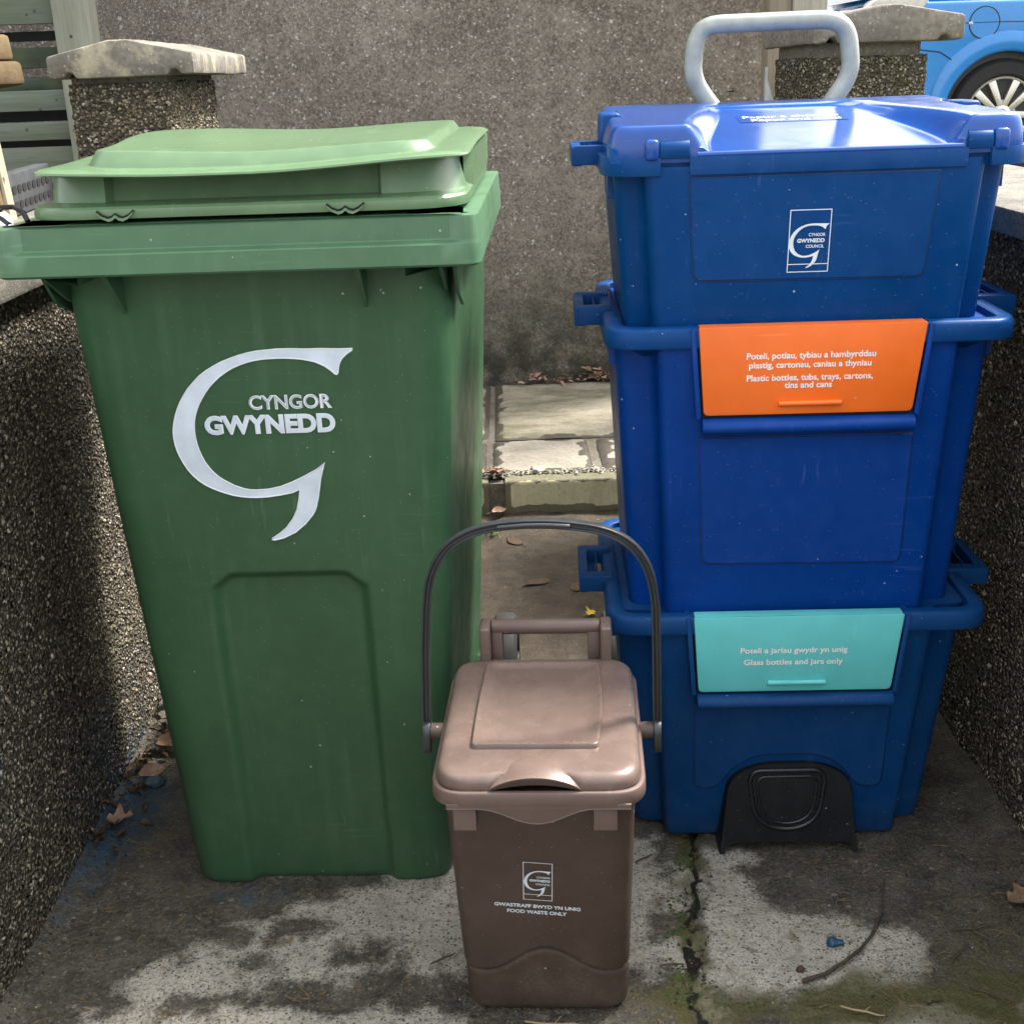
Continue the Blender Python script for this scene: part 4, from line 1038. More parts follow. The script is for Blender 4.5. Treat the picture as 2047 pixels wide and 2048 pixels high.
m = MB(); m.loft([[(u, v, z) for u, v in cbody(z, .005*(1-sstep(-.004, .010, z)))] for z in zs])
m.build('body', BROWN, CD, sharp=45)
m = MB()
def crim(i, z): return [(u, v, z) for u, v in irr(-.1245, .1235, 0, .312, .042, 10, i)]
m.loft([crim(.006, .3685), crim(.001, .368), crim(0, .370), crim(.0005, .384), crim(.002, .3865), crim(.006, .387), crim(.008, .385), crim(.008, .3685)], ring=True)
ap = []
for i in range(41):
    u = -.105+.21*i/40; q = max(0, 1-abs((u+.002)/.062)**1.6) if abs(u+.002) < .062 else 0
    ap.append((u, .3660 - .0195*(.5-.5*math.cos(math.pi*min(1, max(0, (1-abs(u+.002)/.066)))))*1.0))
m.prism(ap + [(.105, .3725), (-.105, .3725)], .0005, .0030)
m.tube([(u, .0010, z) for u, z in ap], .0012, 6)
m.box(-.098, -.072, .006, .03, .334, .372); m.box(.0625, .0895, .006, .03, .334, .372)
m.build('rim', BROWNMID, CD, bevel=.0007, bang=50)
m = MB()
def clid(i, z): return [(u, v + .012*max(0, 1-((u+.0035)/.052)**2)*sstep(.05, .01, v)*sstep(.4065, .398, z), z) for u, v in dens(irr(-.1195, .1185, .0065, .312, .042, 12, i))]
m.loft([clid(.003, .3855), clid(.0003, .386), clid(0, .388), clid(.0008, .3945), clid(.0032, .3995), clid(.0075, .4026), clid(.014, .4042), clid(.045, .4054), clid(.10, .4060)])
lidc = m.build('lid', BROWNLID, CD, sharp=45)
P = round_poly([(-.0805, .066), (.0705, .066), (.0790, .170), (.0745, .282), (-.0765, .282), (-.0805, .180)], [.008, .008, .06, .010, .010, .06], 6)
zt_ = lambda u, v: .4062
Pi = lambda d, dz: [((u+.001)*(1-d/.077)-.001, (v-.175)*(1-d/.106)+.175, zt_(u, v)+dz) for u, v in P]
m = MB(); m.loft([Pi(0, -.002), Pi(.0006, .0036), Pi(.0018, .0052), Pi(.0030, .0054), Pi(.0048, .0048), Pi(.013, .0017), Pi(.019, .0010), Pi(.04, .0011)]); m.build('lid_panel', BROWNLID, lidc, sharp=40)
# lift scoop: arched hood at the front edge
m = MB(); rows_t, rows_b = [], []
NU = 36
def hood(i, j, th):
    s = -1+2*i/NU; e = (1-s*s); t = j/8
    u = -.0035 + s*(.0545 - .012*t)
    v = (.0045 - .0015*e)*(1-t) + (.012+.036*e**.8)*t
    z0_ = .3862 + .0190*e**.75; z1_ = .3990 + .0080*e**.6
    z = z0_*(1-t) + z1_*t + .0035*e*math.sin(math.pi*t)
    return (u, v + th*.4, z - th)
for j in range(9): rows_t.append([hood(i, j, 0) for i in range(NU+1)])
for j in range(9): rows_b.append([hood(i, j, .0022) for i in range(NU+1)])
m.strip(rows_t); m.strip([list(reversed(r)) for r in rows_b]); m.strip([[hood(i, 0, .0022) for i in range(NU+1)], [hood(i, 0, 0) for i in range(NU+1)]])
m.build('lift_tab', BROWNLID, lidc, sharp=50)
for a, b in ((-.0862, -.0718), (.0762, .0912)):
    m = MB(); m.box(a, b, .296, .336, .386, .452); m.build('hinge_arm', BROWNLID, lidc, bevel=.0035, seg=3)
m = MB(); m.tube([(-.0712, .326, .4420), (.0756, .326, .4420)], .0105, 14); m.box(-.0712, -.0560, .317, .333, .36, .441); m.box(.0590, .0752, .317, .333, .36, .441)
m.build('hinge_bar', BROWNMID, CD, bevel=.002, bang=50)
for s in (-1, 1):
    m = MB(); m.lathe([(.001, s*.112), (.0105, s*.112), (.0105, s*.141), (.001, s*.141)], 20, 'x', (0, .160, .376), closed=False); m.build('pivot', BROWN, CD)
# handle: swept H section
path = [(-.1480, .356), (-.1475, .40), (-.1440, .48), (-.1390, .545)] + bez((-.1375, .556), (-.132, .612), (-.104, .637), (-.066, .6465), 12) + bez((-.055, .6490), (-.02, .6545), (.02, .6545), (.062, .6475), 9) + bez((.072, .6455), (.112, .636), (.138, .612), (.1435, .556), 12) + [(.1450, .545), (.1465, .48), (.1478, .40), (.1478, .356)]
prof = [(-.0050, -.0055), (-.0050, .0055), (-.0026, .0055), (-.0018, .0022), (.0018, .0022), (.0026, .0055), (.0050, .0055), (.0050, -.0055), (.0026, -.0055), (.0018, -.0026), (-.0018, -.0026), (-.0026, -.0055)]
secs = []
for i in range(len(path)):
    a = Vector(path[max(0, i-1)]); b = Vector(path[min(len(path)-1, i+1)]); t = (b-a).normalized(); nn = Vector((-t.y, t.x)); p = Vector(path[i])
    vv = .160 + .0
    secs.append([(p.x*.972+nn.x*a_*1.05, vv+b_*1.05, p.y+nn.y*a_*1.05) for a_, b_ in prof])
m = MB(); m.loft(secs)
for s, x0 in ((-1, -.1435), (1, .1435)):
    e = round_poly([(.142, .392), (.142, .348), (.178, .348), (.178, .392)], .018, 6)
    m.loft([[(x0-s*.0045, v, z) for v, z in e], [(x0+s*.0045, v, z) for v, z in e]])
m.tube([(u, .1515, .6500+.0035*math.cos(u/.05*1.5)) for u in lin(-.045, .04, 8)], .0030, 6)
m.build('handle', BLACKH, CD, bevel=.0008, sharp=35)
# printed mark
fvc = lambda z: cv(z)-.0012
ct, st_ = math.cos(R(-5.6)), math.sin(R(-5.6))
def xc(a, b):
    u0, z0 = -.0055, .2365
    du, dz = a-u0, b-z0
    u = u0 + du + dz*.03; z = z0 + dz + du*st_
    return (u, fvc(z), z)
m = MB(); frame_lines(m, -.0232, .0122, .2045, .2675, .2135, .0009, xc)
g = small_g(-.0222, .0108, .2110, .2545); m.add([(lambda q: (q[0], q[1]-.0002, q[2]))(xc(a, b)) for a, b in g], [tuple(range(len(g)))])
def put_sk(txt, u0, u1, z0, h, bold):
    v, f, w = text_mesh(txt, bold); sx = (u1-u0)/w
    m.add([(lambda q: (q[0], q[1]-.0002, q[2]))(xc(u0+x*sx, z0+y/CAP*h)) for x, y in v], f)
put_sk('CYNGOR', -.007, .0095, .2420, .0028, .02); put_sk('GWYNEDD', -.0155, .0093, .2360, .0036, .045); put_sk('COUNCIL', -.008, .0093, .2305, .0028, .02)
put_sk('GWASTRAFF BWYD YN UNIG', -.0585, .0465, .1912, .0054, .040); put_sk('FOOD WASTE ONLY', -.0430, .0300, .1812, .0054, .040)
m.build('council_mark', PRINT, CD)
# ------------------------------------------------------------------ blue car on the drive
CARP = simple('blue_car_paint', (.010, .215, .62), .22, var=.03, bump=.02, **{'Coat Weight': .6, 'Coat Roughness': .05})
CARG = simple('car_glass', (.05, .07, .08), .05, var=.02, bump=0)
CARB = simple('black_trim', (.015, .016, .018), .5)
ALLOY = simple('alloy_metal', (.58, .56, .50), .30, .75, var=.06)
LAMPR = simple('rear_lamp_red', (.35, .02, .02), .15)
LAMPW = simple('rear_lamp_clear', (.55, .55, .50), .15)
CR = thing('parked_car', 'bright blue hatchback parked behind the right wall, its rear wheel showing', 'car', (3.14, 8.0, .47))
WR, AR = .335, .372; XB = 2.60
side = [(-.86, .20), (-.93, .42), (-.94, .66), (-.88, .90), (-.80, 1.00), (3.0, .98), (3.62, .86), (3.80, .60), (3.82, .30), (3.74, .18)]
bottom = []
for cx in (XB, 0.0):
    bottom += [(cx+AR+.02, .18)] + [(cx+AR*math.cos(t), WR-.01+AR*math.sin(t)) for t in lin(R(-24), R(204), 26)] + [(cx-AR-.02, .18)]
outl = side + bottom
def cskin(y, i): return [(x*(1-i*.02)+i*.03, y, z if z < .3 else z) for x, z in outl]
m = MB(); m.loft([[(x, 0, z) for x, z in outl], [(x, 1.70, z) for x, z in outl]]); m.build('body', CARP, CR, bevel=.035, seg=4, bang=50)
m = MB(); cab0 = [(-.80, .99), (2.55, .98), (1.55, 1.46), (.2, 1.50), (-.55, 1.44)]; m.loft([[(x, .05, z) for x, z in cab0], [(x, 1.65, z) for x, z in cab0]]); 
for p_i in range(0): pass
m.v = [(x, y+(.13*(z-.98)/.5 if y < .8 else -.13*(z-.98)/.5), z) for x, y, z in m.v]
cab = m.build('cabin', CARP, CR, bevel=.04, seg=3)
def sidewin(P, mat, name, off=-.006):
    m = MB(); Q = round_poly(P, .04, 4); m.loft([[(x, .05+.13*(z-.98)/.5+off, z) for x, z in Q], [(x, .05+.13*(z-.98)/.5+.02, z) for x, z in Q]]); return m.build(name, mat, cab)
sidewin([(-.42, 1.05), (.28, 1.04), (.28, 1.43), (-.25, 1.41)], CARG, 'window'); sidewin([(.36, 1.04), (1.30, 1.04), (1.25, 1.41), (.36, 1.43)], CARG, 'window'); sidewin([(1.38, 1.04), (2.10, 1.04), (1.42, 1.39)], CARG, 'window')
m = MB(); m.loft([[(-.845, .20, 1.03), (-.845, 1.5, 1.03), (-.60, 1.45, 1.40), (-.60, .26, 1.40)], [(-.80, .2, 1.03), (-.80, 1.5, 1.03), (-.56, 1.45, 1.40), (-.56, .26, 1.40)]]); m.build('rear_window', CARG, cab)
for y0, y1 in ((-.006, .20), (1.50, 1.706)):
    m = MB(); P = round_poly([(-.93, .80), (-.62, .86), (-.50, 1.02), (-.84, 1.02)], .03, 4); m.loft([[(x, y0, z) for x, z in P], [(x, y1, z) for x, z in P]]); m.build('tail_lamp', LAMPW, CR, bevel=.008)
for cx in (0.0, XB):                                                        # flared arch lips
    m = MB(); q = []
    for t in lin(R(-20), R(200), 40):
        c, s = math.cos(t), math.sin(t)
        q.append([(cx+(AR+.002)*c, -.004, WR-.01+(AR+.002)*s), (cx+(AR+.018)*c, -.022, WR-.01+(AR+.018)*s), (cx+(AR+.085)*c, -.020, WR-.01+(AR+.085)*s), (cx+(AR+.125)*c, .004, WR-.01+(AR+.125)*s)])
    m.strip(q); m.build('wheel_arch', CARP, CR, sharp=60)
    m = MB(); m.lathe([(.01, .05), (AR+.01, .05), (AR+.01, .26), (.01, .26)], 40, 'y', (cx, 0, WR-.01), closed=False); m.build('arch_liner', CARB, CR)
m = MB(); m.tube([(-.93, -.001, .735), (-.60, -.001, .730), (-.42, -.001, .705), (-.28, -.001, .615)], .004, 6); m.tube([(-.80, -.001, .872), (-.26, -.001, .866), (-.07, -.001, .866)], .003, 6); m.tube([(-.07, -.001, .866), (3.6, -.001, .80)], .0025, 6); m.tube([(.62, -.001, .22), (.58, -.001, .6), (.46, -.001, .98)], .003, 6)
m.build('panel_gap', simple('panel_gap_shadow', (.004, .03, .09), .6), CR)
m = MB(); m.lathe([(.0, -.001), (.088, -.001), (.091, .003), (.0, .003)], 40, 'y', (-.165, -.0015, .865), closed=False); fc = m.build('fuel_flap', CARP, CR)
m = MB(); m.tube([(-.165+.092*math.cos(t), -.001, .865+.092*math.sin(t)) for t in lin(0, 6.2832-.1, 40)], .0034, 6, closed=True); m.build('flap_seam', CARB, fc)
m = MB(); m.box(-.262, -.235, -.008, 0, .857, .872); m.build('flap_catch', LAMPW, fc, bevel=.003)
def car_wheel(cx, y=.03):
    wh = bpy.data.objects.new('wheel', None); C.objects.link(wh); wh.parent = CR; wh.location = (cx, y, WR-.01)
    m = MB(); m.lathe([(WR*.66, .0), (WR*.72, -.022), (WR*.92, -.020), (WR*.99, .01), (WR, .04), (WR, .18), (WR*.9, .21), (WR*.66, .20)], 56, 'y'); m.build('tyre', RUBBER, wh, sharp=40)
    m = MB(); m.lathe([(WR*.69, .0), (WR*.665, -.016), (WR*.63, -.010), (WR*.61, .03), (WR*.60, .12), (WR*.69, .12)], 56, 'y')
    for k_ in range(5):
        a = R(90+36+72*k_)
        for s in (-1, 1):
            P = [(WR*.10, s*.002), (WR*.14, s*.036), (WR*.62, s*.078), (WR*.63, s*.030)]
            Q = [(x*math.cos(a)-z*math.sin(a), x*math.sin(a)+z*math.cos(a)) for x, z in P]
            m.loft([[(x, -.012 if i in (0, 1) else -.010, z) for i, (x, z) in enumerate(Q)], [(x, .03, z) for x, z in Q]])
    m.lathe([(.0, -.018), (WR*.15, -.016), (WR*.19, -.004), (WR*.19, .03), (0, .03)], 30, 'y', closed=False)
    m.build('rim', ALLOY, wh, bevel=.003, bang=40)
    m = MB(); m.lathe([(.0, -.022), (WR*.095, -.021), (WR*.105, -.014), (0, -.014)], 24, 'y', closed=False)
    m.build('hub_cap', simple('hub_badge', (.03, .05, .09), .2), wh)
    m = MB(); m.lathe([(.0, .05), (WR*.60, .05), (WR*.60, .06), (0, .06)], 30, 'y', closed=False); m.build('brake_disc', CARB, wh)
    for k_ in range(5):
        m = MB(); a = R(90+72*k_); m.lathe([(0, -.006), (.012, -.006), (.012, .01), (0, .01)], 10, 'y', (WR*.15*math.cos(a)*1.55, 0, WR*.15*math.sin(a)*1.55), closed=False); m.build('wheel_bolt', STEEL, wh)
for cx in (0.0, XB): car_wheel(cx)
for cx in (0.0, XB): car_wheel(cx, 1.47)

# pale house far beyond the drive
HW = simple('white_render', (.72, .71, .68), .9, var=.05)
fh = thing('distant_house', 'pale rendered house far behind the right pillar', 'house', (13.0, 42, .3))
m = MB(); m.box(-5, 9, 0, 7, 0, 3.4); m.build('wall', HW, fh)
m = MB(); m.loft([[(-5.3, -.3, 3.4), (9.3, -.3, 3.4), (9.3, 7.3, 3.4), (-5.3, 7.3, 3.4)], [(-5.3, 3.4, 4.3), (9.3, 3.4, 4.3), (9.3, 3.6, 4.3), (-5.3, 3.6, 4.3)]]); m.build('roof', simple('house_slate', (.09, .09, .10), .7), fh)
for x in (-3.5, -.3, 3, 6.2):
    for z in (1.6,):
        m = MB(); m.box(x-.1, x+1.3, -.05, .02, z-.9, z+.4); w_ = m.build('window', HW, fh); m = MB(); m.box(x, x+1.2, -.06, .0, z-.8, z+.3); m.build('pane', CARG, w_)

# ------------------------------------------------------------------ leaves, twigs and small finds
LEAFM = []
for nm, a, b in (('brown_leaf', (.16, .095, .055), (.30, .20, .13)), ('pink_brown_leaf', (.27, .16, .11), (.42, .29, .21)), ('dark_leaf', (.055, .036, .024), (.12, .08, .05)), ('yellow_leaf', (.55, .36, .03), (.70, .50, .06))):
    k = NT(nm); co = k.co()
    c = k.mix(k.mr(k.noise(co, 60, 4), .3, .7), a, b)
    ay = k.math('ABSOLUTE', k.n('SeparateXYZ', {0: co}).outputs[1]); ax = k.n('SeparateXYZ', {0: co}).outputs[0]
    vein = k.math('FRACT', k.math('MULTIPLY', k.math('SUBTRACT', ax, ay), 130.0))
    c = k.mix(k.math('MULTIPLY', k.math('LESS_THAN', vein, .14), .45), c, tuple(x*.45 for x in a))
    c = k.mix(k.math('MULTIPLY', k.math('LESS_THAN', ay, .0006), .7), c, tuple(x*.4 for x in a))
    c = k.mix(k.mr(k.noise(co, 25, 4), .5, .68, 0, .6), c, tuple(x*.4 for x in a))
    LEAFM.append(k.fin(c, .75, k.bump(k.noise(co, 300, 3), .4, .001), spec=.3))
def leaf_mesh(kind, L=.05, curl=.3, seed=0):
    rg = random.Random(seed); mb = MB(); out = []
    n = 28
    for i in range(n):                       # outline on both sides of the midrib
        t = i/(n-1)
        if kind == 'lobed': w = .46*math.sin(math.pi*min(1, t**.8))*(1+.55*math.sin(t*15+.6)) + .01
        elif kind == 'oak': w = .30*math.sin(math.pi*t**.75)*(1+.30*math.sin(t*26)) + .008
        else: w = .24*math.sin(math.pi*t**.7) + .004
        out.append((t, w))
    secs = []
    for t, w in out:
        r = []
        for s in (-1, -.5, 0, .5, 1):
            x = t*L; y = s*w*L
            z = curl*L*(s*s*w*1.1 + .5*(t-.4)**2 + .06*math.sin(t*9+s*2+seed)) + .0012
            r.append((x, y*(1+.1*nz(t*5, s*3, seed)), z))
        secs.append(r)
    mb.strip(secs)
    st = [(-.35*L, 0, .002), (-.15*L, .004*L, .003), (0, 0, .002)]
    mb.tube(st, .0007, 5)
    return mb
def leaf(x, y, z, rot, kind, L, mat, label, curl=.35, tilt=(0, 0), seed=0, group='fallen leaves'):
    o = leaf_mesh(kind, L, curl, seed).build('fallen_leaf', LEAFM[mat], sharp=60)
    o.location = (x, y, z+.001); o.rotation_euler = (tilt[0], tilt[1], rot); tag(o, label, 'leaf', group); return o
leaf(-.668, 2.00, .012, R(-20), 'plain', .070, 0, 'long brown leaf leaning at the foot of the left wall, beside the bin', .5, (R(20), R(-8)), 1)
leaf(-.672, 1.885, .010, R(25), 'plain', .055, 1, 'small curled leaf by the left wall, between the other two leaves', .7, (R(25), 0), 2)
leaf(-.690, 1.752, .006, R(10), 'lobed', .046, 1, 'pinkish lobed leaf lying on the blue stain near the left wall', .3, (0, R(-6)), 3)
leaf(-.715, 1.752, .008, R(200), 'plain', .045, 2, 'dark shrivelled leaf beside the pinkish lobed leaf', .6, (R(10), 0), 4)
leaf(-.690, 2.13, .03, R(80), 'plain', .05, 1, 'pale leaf standing against the wall behind the green bin', .4, (R(60), 0), 5)
leaf(.690, 1.462, .008, R(8), 'oak', .085, 0, 'brown oak leaf at the right edge by the mossy wall', .25, (R(-8), R(-4)), 6)
leaf(.158, 2.50, .008, R(40), 'lobed', .024, 3, 'small yellow leaf beside the wheel of the blue boxes', .4, (R(15), 0), 7)
leaf(-.055, 3.16, .02, R(30), 'plain', .05, 1, 'curled pinkish leaf caught at the left end of the step', .6, (R(20), 0), 8)
for i, (x, y, rr_) in enumerate([(.165, 2.78, 20), (.085, 2.70, 190), (.14, 2.64, 70), (.02, 2.95, 120)]):
    leaf(x, y, alley_z(x, y), R(rr_), 'plain', .07, 2, 'dark flattened leaf stuck to the brown dirt between the bins', .05, seed=20+i, group='dirt coloured leaves')
ml = MB(); rg = random.Random(12)
for i in range(95):
    x = rg.choice((rg.gauss(.35, .06), rg.gauss(.35, .06), rg.gauss(.17, .07))); y = 4.312-abs(rg.gauss(0, .022)); z = .103+abs(rg.gauss(0, .012))*(1+x)
    L = rg.choice((rg.uniform(.012, .025), rg.uniform(.02, .042))); q = leaf_mesh('plain', L, rg.uniform(.3, .9), i)
    M4 = Matrix.Translation((x, y, z)) @ Matrix.Rotation(rg.uniform(0, 6.28), 4, 'Z') @ Matrix.Rotation(rg.uniform(-.8, .8), 4, 'X') @ Matrix.Rotation(rg.uniform(-.6, .6), 4, 'Y')
    ml.add([M4 @ Vector(p) for p in q.v], q.f)
o = ml.build('leaf_litter', LEAFM[1], sharp=60); tag(o, 'drift of dry brown leaves heaped at the foot of the house wall', 'leaf litter', kind='stuff')
ml = MB(); rg = random.Random(77)
for i in range(46):
    y = rg.uniform(1.66, 2.2); x = -.688+abs(rg.gauss(0, .022)); q = leaf_mesh(rg.choice(('plain', 'oak')), rg.uniform(.012, .034), rg.uniform(.4, 1.0), i+80)
    M4 = Matrix.Translation((x, y, alley_z(x, y)+.006)) @ Matrix.Rotation(rg.uniform(0, 6.28), 4, 'Z') @ Matrix.Rotation(rg.uniform(-.8, .8), 4, 'X') @ Matrix.Rotation(rg.uniform(-.5, .5), 4, 'Y')
    ml.add([M4 @ Vector(p) for p in q.v], q.f)
o = ml.build('leaf_litter', LEAFM[2], sharp=60); tag(o, 'dark crumpled leaf scraps gathered along the foot of the left wall', 'leaf litter', kind='stuff')
ml = MB()
for i in range(14):
    x = -.075+rg.uniform(0, .05); y = 3.24+rg.uniform(-.02, .03); q = leaf_mesh('plain', rg.uniform(.02, .045), .6, i+50)
    M4 = Matrix.Translation((x, y, .112)) @ Matrix.Rotation(rg.uniform(0, 6.28), 4, 'Z') @ Matrix.Rotation(rg.uniform(-.6, .6), 4, 'X')
    ml.add([M4 @ Vector(p) for p in q.v], q.f)
o = ml.build('leaf_litter', LEAFM[1], sharp=60); tag(o, 'few curled leaves lying on the step beside the green bin', 'leaf litter', kind='stuff')
# grass tuft beside the bin
GRASS = simple('grass_green', (.13, .21, .045), .7, var=.4, scale=80)
m = MB(); rg = random.Random(3)
for i in range(46):
    a = rg.uniform(0, 6.28); l = rg.uniform(.02, .055); bx_, by_ = -.052+rg.gauss(0, .010), 3.04+rg.gauss(0, .012); w = .0011
    dx, dy = math.cos(a), math.sin(a); z0 = alley_z(bx_, by_)
    P = [(bx_+dx*l*t*.9, by_+dy*l*t*.9, z0+l*(t*1.0-.6*t*t)) for t in (0, .35, .7, 1)]
    m.strip([[(x-dy*w*(1-j/3.3), y+dx*w*(1-j/3.3), z), (x+dy*w*(1-j/3.3), y-dx*w*(1-j/3.3), z)] for j, (x, y, z) in enumerate(P)])
o = m.build('grass_tuft', GRASS); tag(o, 'green grass tuft growing on the dirt beside the green bin', 'grass tuft')
# the curved stick with its nut
TW = simple('twig_bark', (.060, .045, .035), .85, var=.5, scale=120, bump=.5)
tw = thing('curved_twig', 'long curved dark twig with knots lying on the pale concrete at right', 'twig', (0, 0, 0))
P = [(.367, 1.322), (.395, 1.333), (.425, 1.352), (.455, 1.378), (.478, 1.405), (.492, 1.428), (.508, 1.462), (.520, 1.495), (.533, 1.530)]
m = MB(); m.tube([(x+nz(i*3.1, 1)*.0025, y+nz(i*2.3, 5)*.0025, .0065+.002*nz(i, 2)) for i, (x, y) in enumerate(P)], [.0033, .0028, .0026, .0024, .0023, .0028, .0018, .0015, .0008], 9)
m.tube([(.505, 1.456, .007), (.512, 1.449, .008)], [.0016, .0009], 6); m.tube([(.497, 1.44, .007), (.490, 1.447, .010)], [.0016, .0008], 6); m.tube([(.527, 1.516, .007), (.520, 1.519, .007)], [.0012, .0006], 6)
m.build('stem', TW, tw)
m = MB(); m.lathe([(0, -.004), (.0028, -.003), (.0038, 0), (.0030, .003), (0, .004)], 9, 'x', (.365, 1.322, .0055), closed=False); m.build('cut_end', simple('broken_wood', (.08, .05, .035), .9), tw)
def lump(name, x, y, r, mat, label, cat, sq=(1, 1, .7), seed=0):
    bm = bmesh.new(); bmesh.ops.create_icosphere(bm, subdivisions=3, radius=r)
    for v in bm.verts:
        d = 1+.55*nz(v.co.x/r*1.3, v.co.y/r*1.3, v.co.z/r*1.3+seed)
        v.co = Vector((v.co.x*sq[0], v.co.y*sq[1], v.co.z*sq[2]))*d
    for f in bm.faces: f.smooth = True
    me = bpy.data.meshes.new(name); bm.to_mesh(me); bm.free(); o = link(name, me, mat); o.location = (x, y, r*sq[2]*.8); tag(o, label, cat); return o
lump('nut_shell', .3655, 1.347, .0055, simple('nut_brown', (.07, .04, .03), .7, var=.5, scale=200), 'small brown nut shell beside the thick end of the twig', 'nut shell', seed=3)
lump('pebble', .424, 1.397, .0085, simple('blue_stone', (.02, .075, .15), .55, var=.5, scale=200), 'small blue painted stone lying beside the curved twig', 'pebble', (1.4, .9, .6), 8)
lump('pebble', -.640, 1.872, .013, simple('grey_blue_stone', (.05, .09, .11), .7, var=.4, scale=150), 'grey blue round pebble among the leaves by the left wall', 'pebble', (1.1, .9, .7), 2)
lump('pebble', .075, 3.262, .011, simple('white_stone', (.75, .76, .76), .5), 'white stone chip in the mortar joint of the step', 'pebble', (1.2, .8, .6), 5)
bpy.data.objects['pebble.002'].location.z = .108
# short twigs
TWD = simple('thin_twig', (.075, .055, .038), .85, var=.5, scale=150)
tws = [(.185, 1.605, 34, .034, 'short dark twig between the caddy and the crack'), (.195, 1.362, -4, .035, 'thin twig beside the crack, right of the caddy'), (-.118, 1.392, 33, .040, 'thin forked twig left of the caddy'), (.62, 1.415, 8, .060, 'straight twig on the mossy ground, below the oak leaf'), (.585, 1.365, 40, .045, 'slanted twig near the mossy right wall'), (.425, 1.262, -22, .055, 'pale grey twig below the horizontal crack'), (.60, 1.285, -30, .06, 'broken twig in the bottom right corner'), (-.07, 1.315, -42, .05, 'thin twig leaning beside the foot of the caddy'), (.03, 1.262, -6, .075, 'straw stalk in front of the caddy')]
for x, y, a, L, lab in tws:
    c, s = math.cos(R(a)), math.sin(R(a)); rg = random.Random(int(x*1000+y*100))
    m = MB(); m.tube([(x+c*L*t-s*rg.uniform(-.002, .002), y+s*L*t+c*rg.uniform(-.002, .002), .004+rg.uniform(0, .002)) for t in (-.5, -.2, .1, .35, .5)], [.0012, .0015, .0014, .0011, .0006], 6)
    if rg.random() < .6: m.tube([(x, y, .004), (x+c*.008-s*.010, y+s*.008+c*.010, .007)], [.001, .0004], 5)
    o = m.build('twig', TWD if 'straw' not in lab and 'pale' not in lab else simple('straw', (.34, .27, .15), .8)); tag(o, lab, 'twig', 'small twigs')
# pine needles and bits
m = MB(); rg = random.Random(21)
def needle(x, y, L, a, lift=.004, r=.0005):
    b = rg.uniform(-.25, .25); z = alley_z(x, y)+.0015
    m.tube([(x, y, z), (x+math.cos(a)*L*.5, y+math.sin(a)*L*.5, z+lift*rg.random()), (x+math.cos(a+b)*L, y+math.sin(a+b)*L, z+lift*rg.random()*.5)], [r, r, r*.5], 4)
for i in range(230):
    q = rg.random()
    if q < .42: x, y = rg.uniform(.42, .74), rg.uniform(1.15, 1.62)
    elif q < .75: x, y = rg.uniform(-.70, -.45), rg.uniform(1.25, 1.95)
    else: x, y = rg.uniform(-.55, .5), rg.uniform(1.22, 1.45)
    a = rg.uniform(0, 6.28); L = rg.uniform(.012, .036)
    needle(x, y, L, a); 
    if rg.random() < .5: needle(x, y, L*.9, a+.25)
o = m.build('pine_needles', simple('dry_needle', (.20, .145, .075), .8, var=.5, scale=90)); tag(o, 'dry pine needles and straw scattered over the alley ground', 'pine needles', kind='stuff')
# moss cushions in the crack
MOSS = simple('moss_green', (.055, .085, .018), .95, var=.6, scale=200, bump=1.0)
m = MB(); rg = random.Random(31)
def moss_at(x, y, r):
    q = []
    for t, f_ in ((0, 1), (.6, .8), (1, .25)):
        q.append([(x+r*f_*math.cos(k_*1.047)*rg.uniform(.7, 1.1), y+r*f_*math.sin(k_*1.047)*rg.uniform(.7, 1.1), alley_z(x, y)-.001+r*.45*t) for k_ in range(6)])
    m.loft(q)
for i in range(900):
    t = rg.random(); j = rg.randrange(1, 6); p0, p1 = CRACK1[j], CRACK1[j+1]
    x = p0[0]+(p1[0]-p0[0])*t + rg.gauss(-.012, .012); y = p0[1]+(p1[1]-p0[1])*t
    if nz(x*14, y*14, 3) < -.12: continue
    moss_at(x, y, rg.uniform(.0012, .0042))
for i in range(200):
    x = rg.uniform(.1, .7); y = 1.29+rg.gauss(0, .018)
    if nz(x*12, y*12, 8) > .05: moss_at(x, y, rg.uniform(.001, .0032))
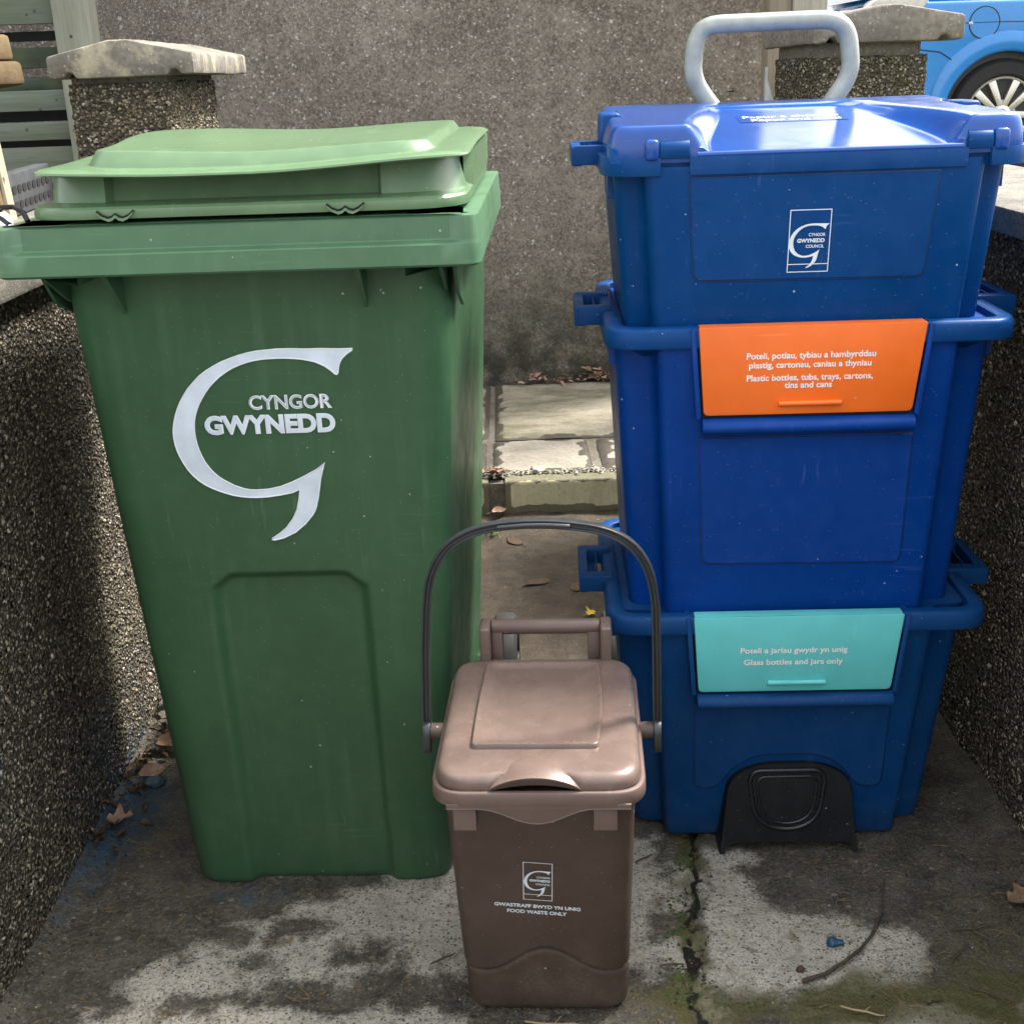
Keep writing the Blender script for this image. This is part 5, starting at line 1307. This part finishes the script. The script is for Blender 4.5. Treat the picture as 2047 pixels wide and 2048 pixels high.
o = m.build('moss', MOSS); tag(o, 'green moss growing along the cracks in the concrete', 'moss', kind='stuff')

# ------------------------------------------------------------------ camera, sky, sun
cam = bpy.data.cameras.new('camera'); co_ = bpy.data.objects.new('camera', cam); C.objects.link(co_)
cam.sensor_width = 36; cam.lens = 36*2320/1932; cam.clip_start = .05; cam.clip_end = 900
co_.matrix_world = Matrix.Translation((0, 0, 1.154)) @ Matrix.Rotation(R(90-19.7), 4, 'X') @ Matrix.Rotation(R(-2.1), 4, 'Z')
sc = bpy.context.scene; sc.camera = co_
w = bpy.data.worlds.new('World'); sc.world = w; w.use_nodes = True
nt = w.node_tree; bg = nt.nodes['Background']; sky = nt.nodes.new('ShaderNodeTexSky'); sky.sky_type = 'NISHITA'; sky.sun_disc = False
SUN_EL, SUN_AZ = 54, 58
sky.sun_elevation = R(SUN_EL); sky.sun_rotation = R(SUN_AZ); sky.dust_density = 6; sky.air_density = .7; sky.ozone_density = .3
# thin bright overcast: the sky texture greyed and evened out by a veil of cloud
hs = nt.nodes.new('ShaderNodeHueSaturation'); hs.inputs['Saturation'].default_value = .55; nt.links.new(sky.outputs[0], hs.inputs['Color'])
veil = nt.nodes.new('ShaderNodeMix'); veil.data_type = 'RGBA'; veil.inputs[0].default_value = .66
nt.links.new(hs.outputs[0], veil.inputs[6]); veil.inputs[7].default_value = (2.5, 2.5, 2.42, 1)
nt.links.new(veil.outputs[2], bg.inputs[0]); bg.inputs[1].default_value = .15
sl = bpy.data.lights.new('sun', 'SUN'); sl.energy = 1.5; sl.angle = R(10); sl.color = (1, .95, .86)
so = bpy.data.objects.new('sun', sl); C.objects.link(so)
d = Vector((math.sin(R(SUN_AZ))*math.cos(R(SUN_EL)), math.cos(R(SUN_AZ))*math.cos(R(SUN_EL)), math.sin(R(SUN_EL))))
so.rotation_euler = (-d).to_track_quat('-Z', 'Y').to_euler(); so.location = d*20
vs = sc.view_settings; vs.view_transform = 'Standard'; vs.look = 'None'; vs.gamma = 1; vs.exposure = 2.5
bpy.context.view_layer.update()
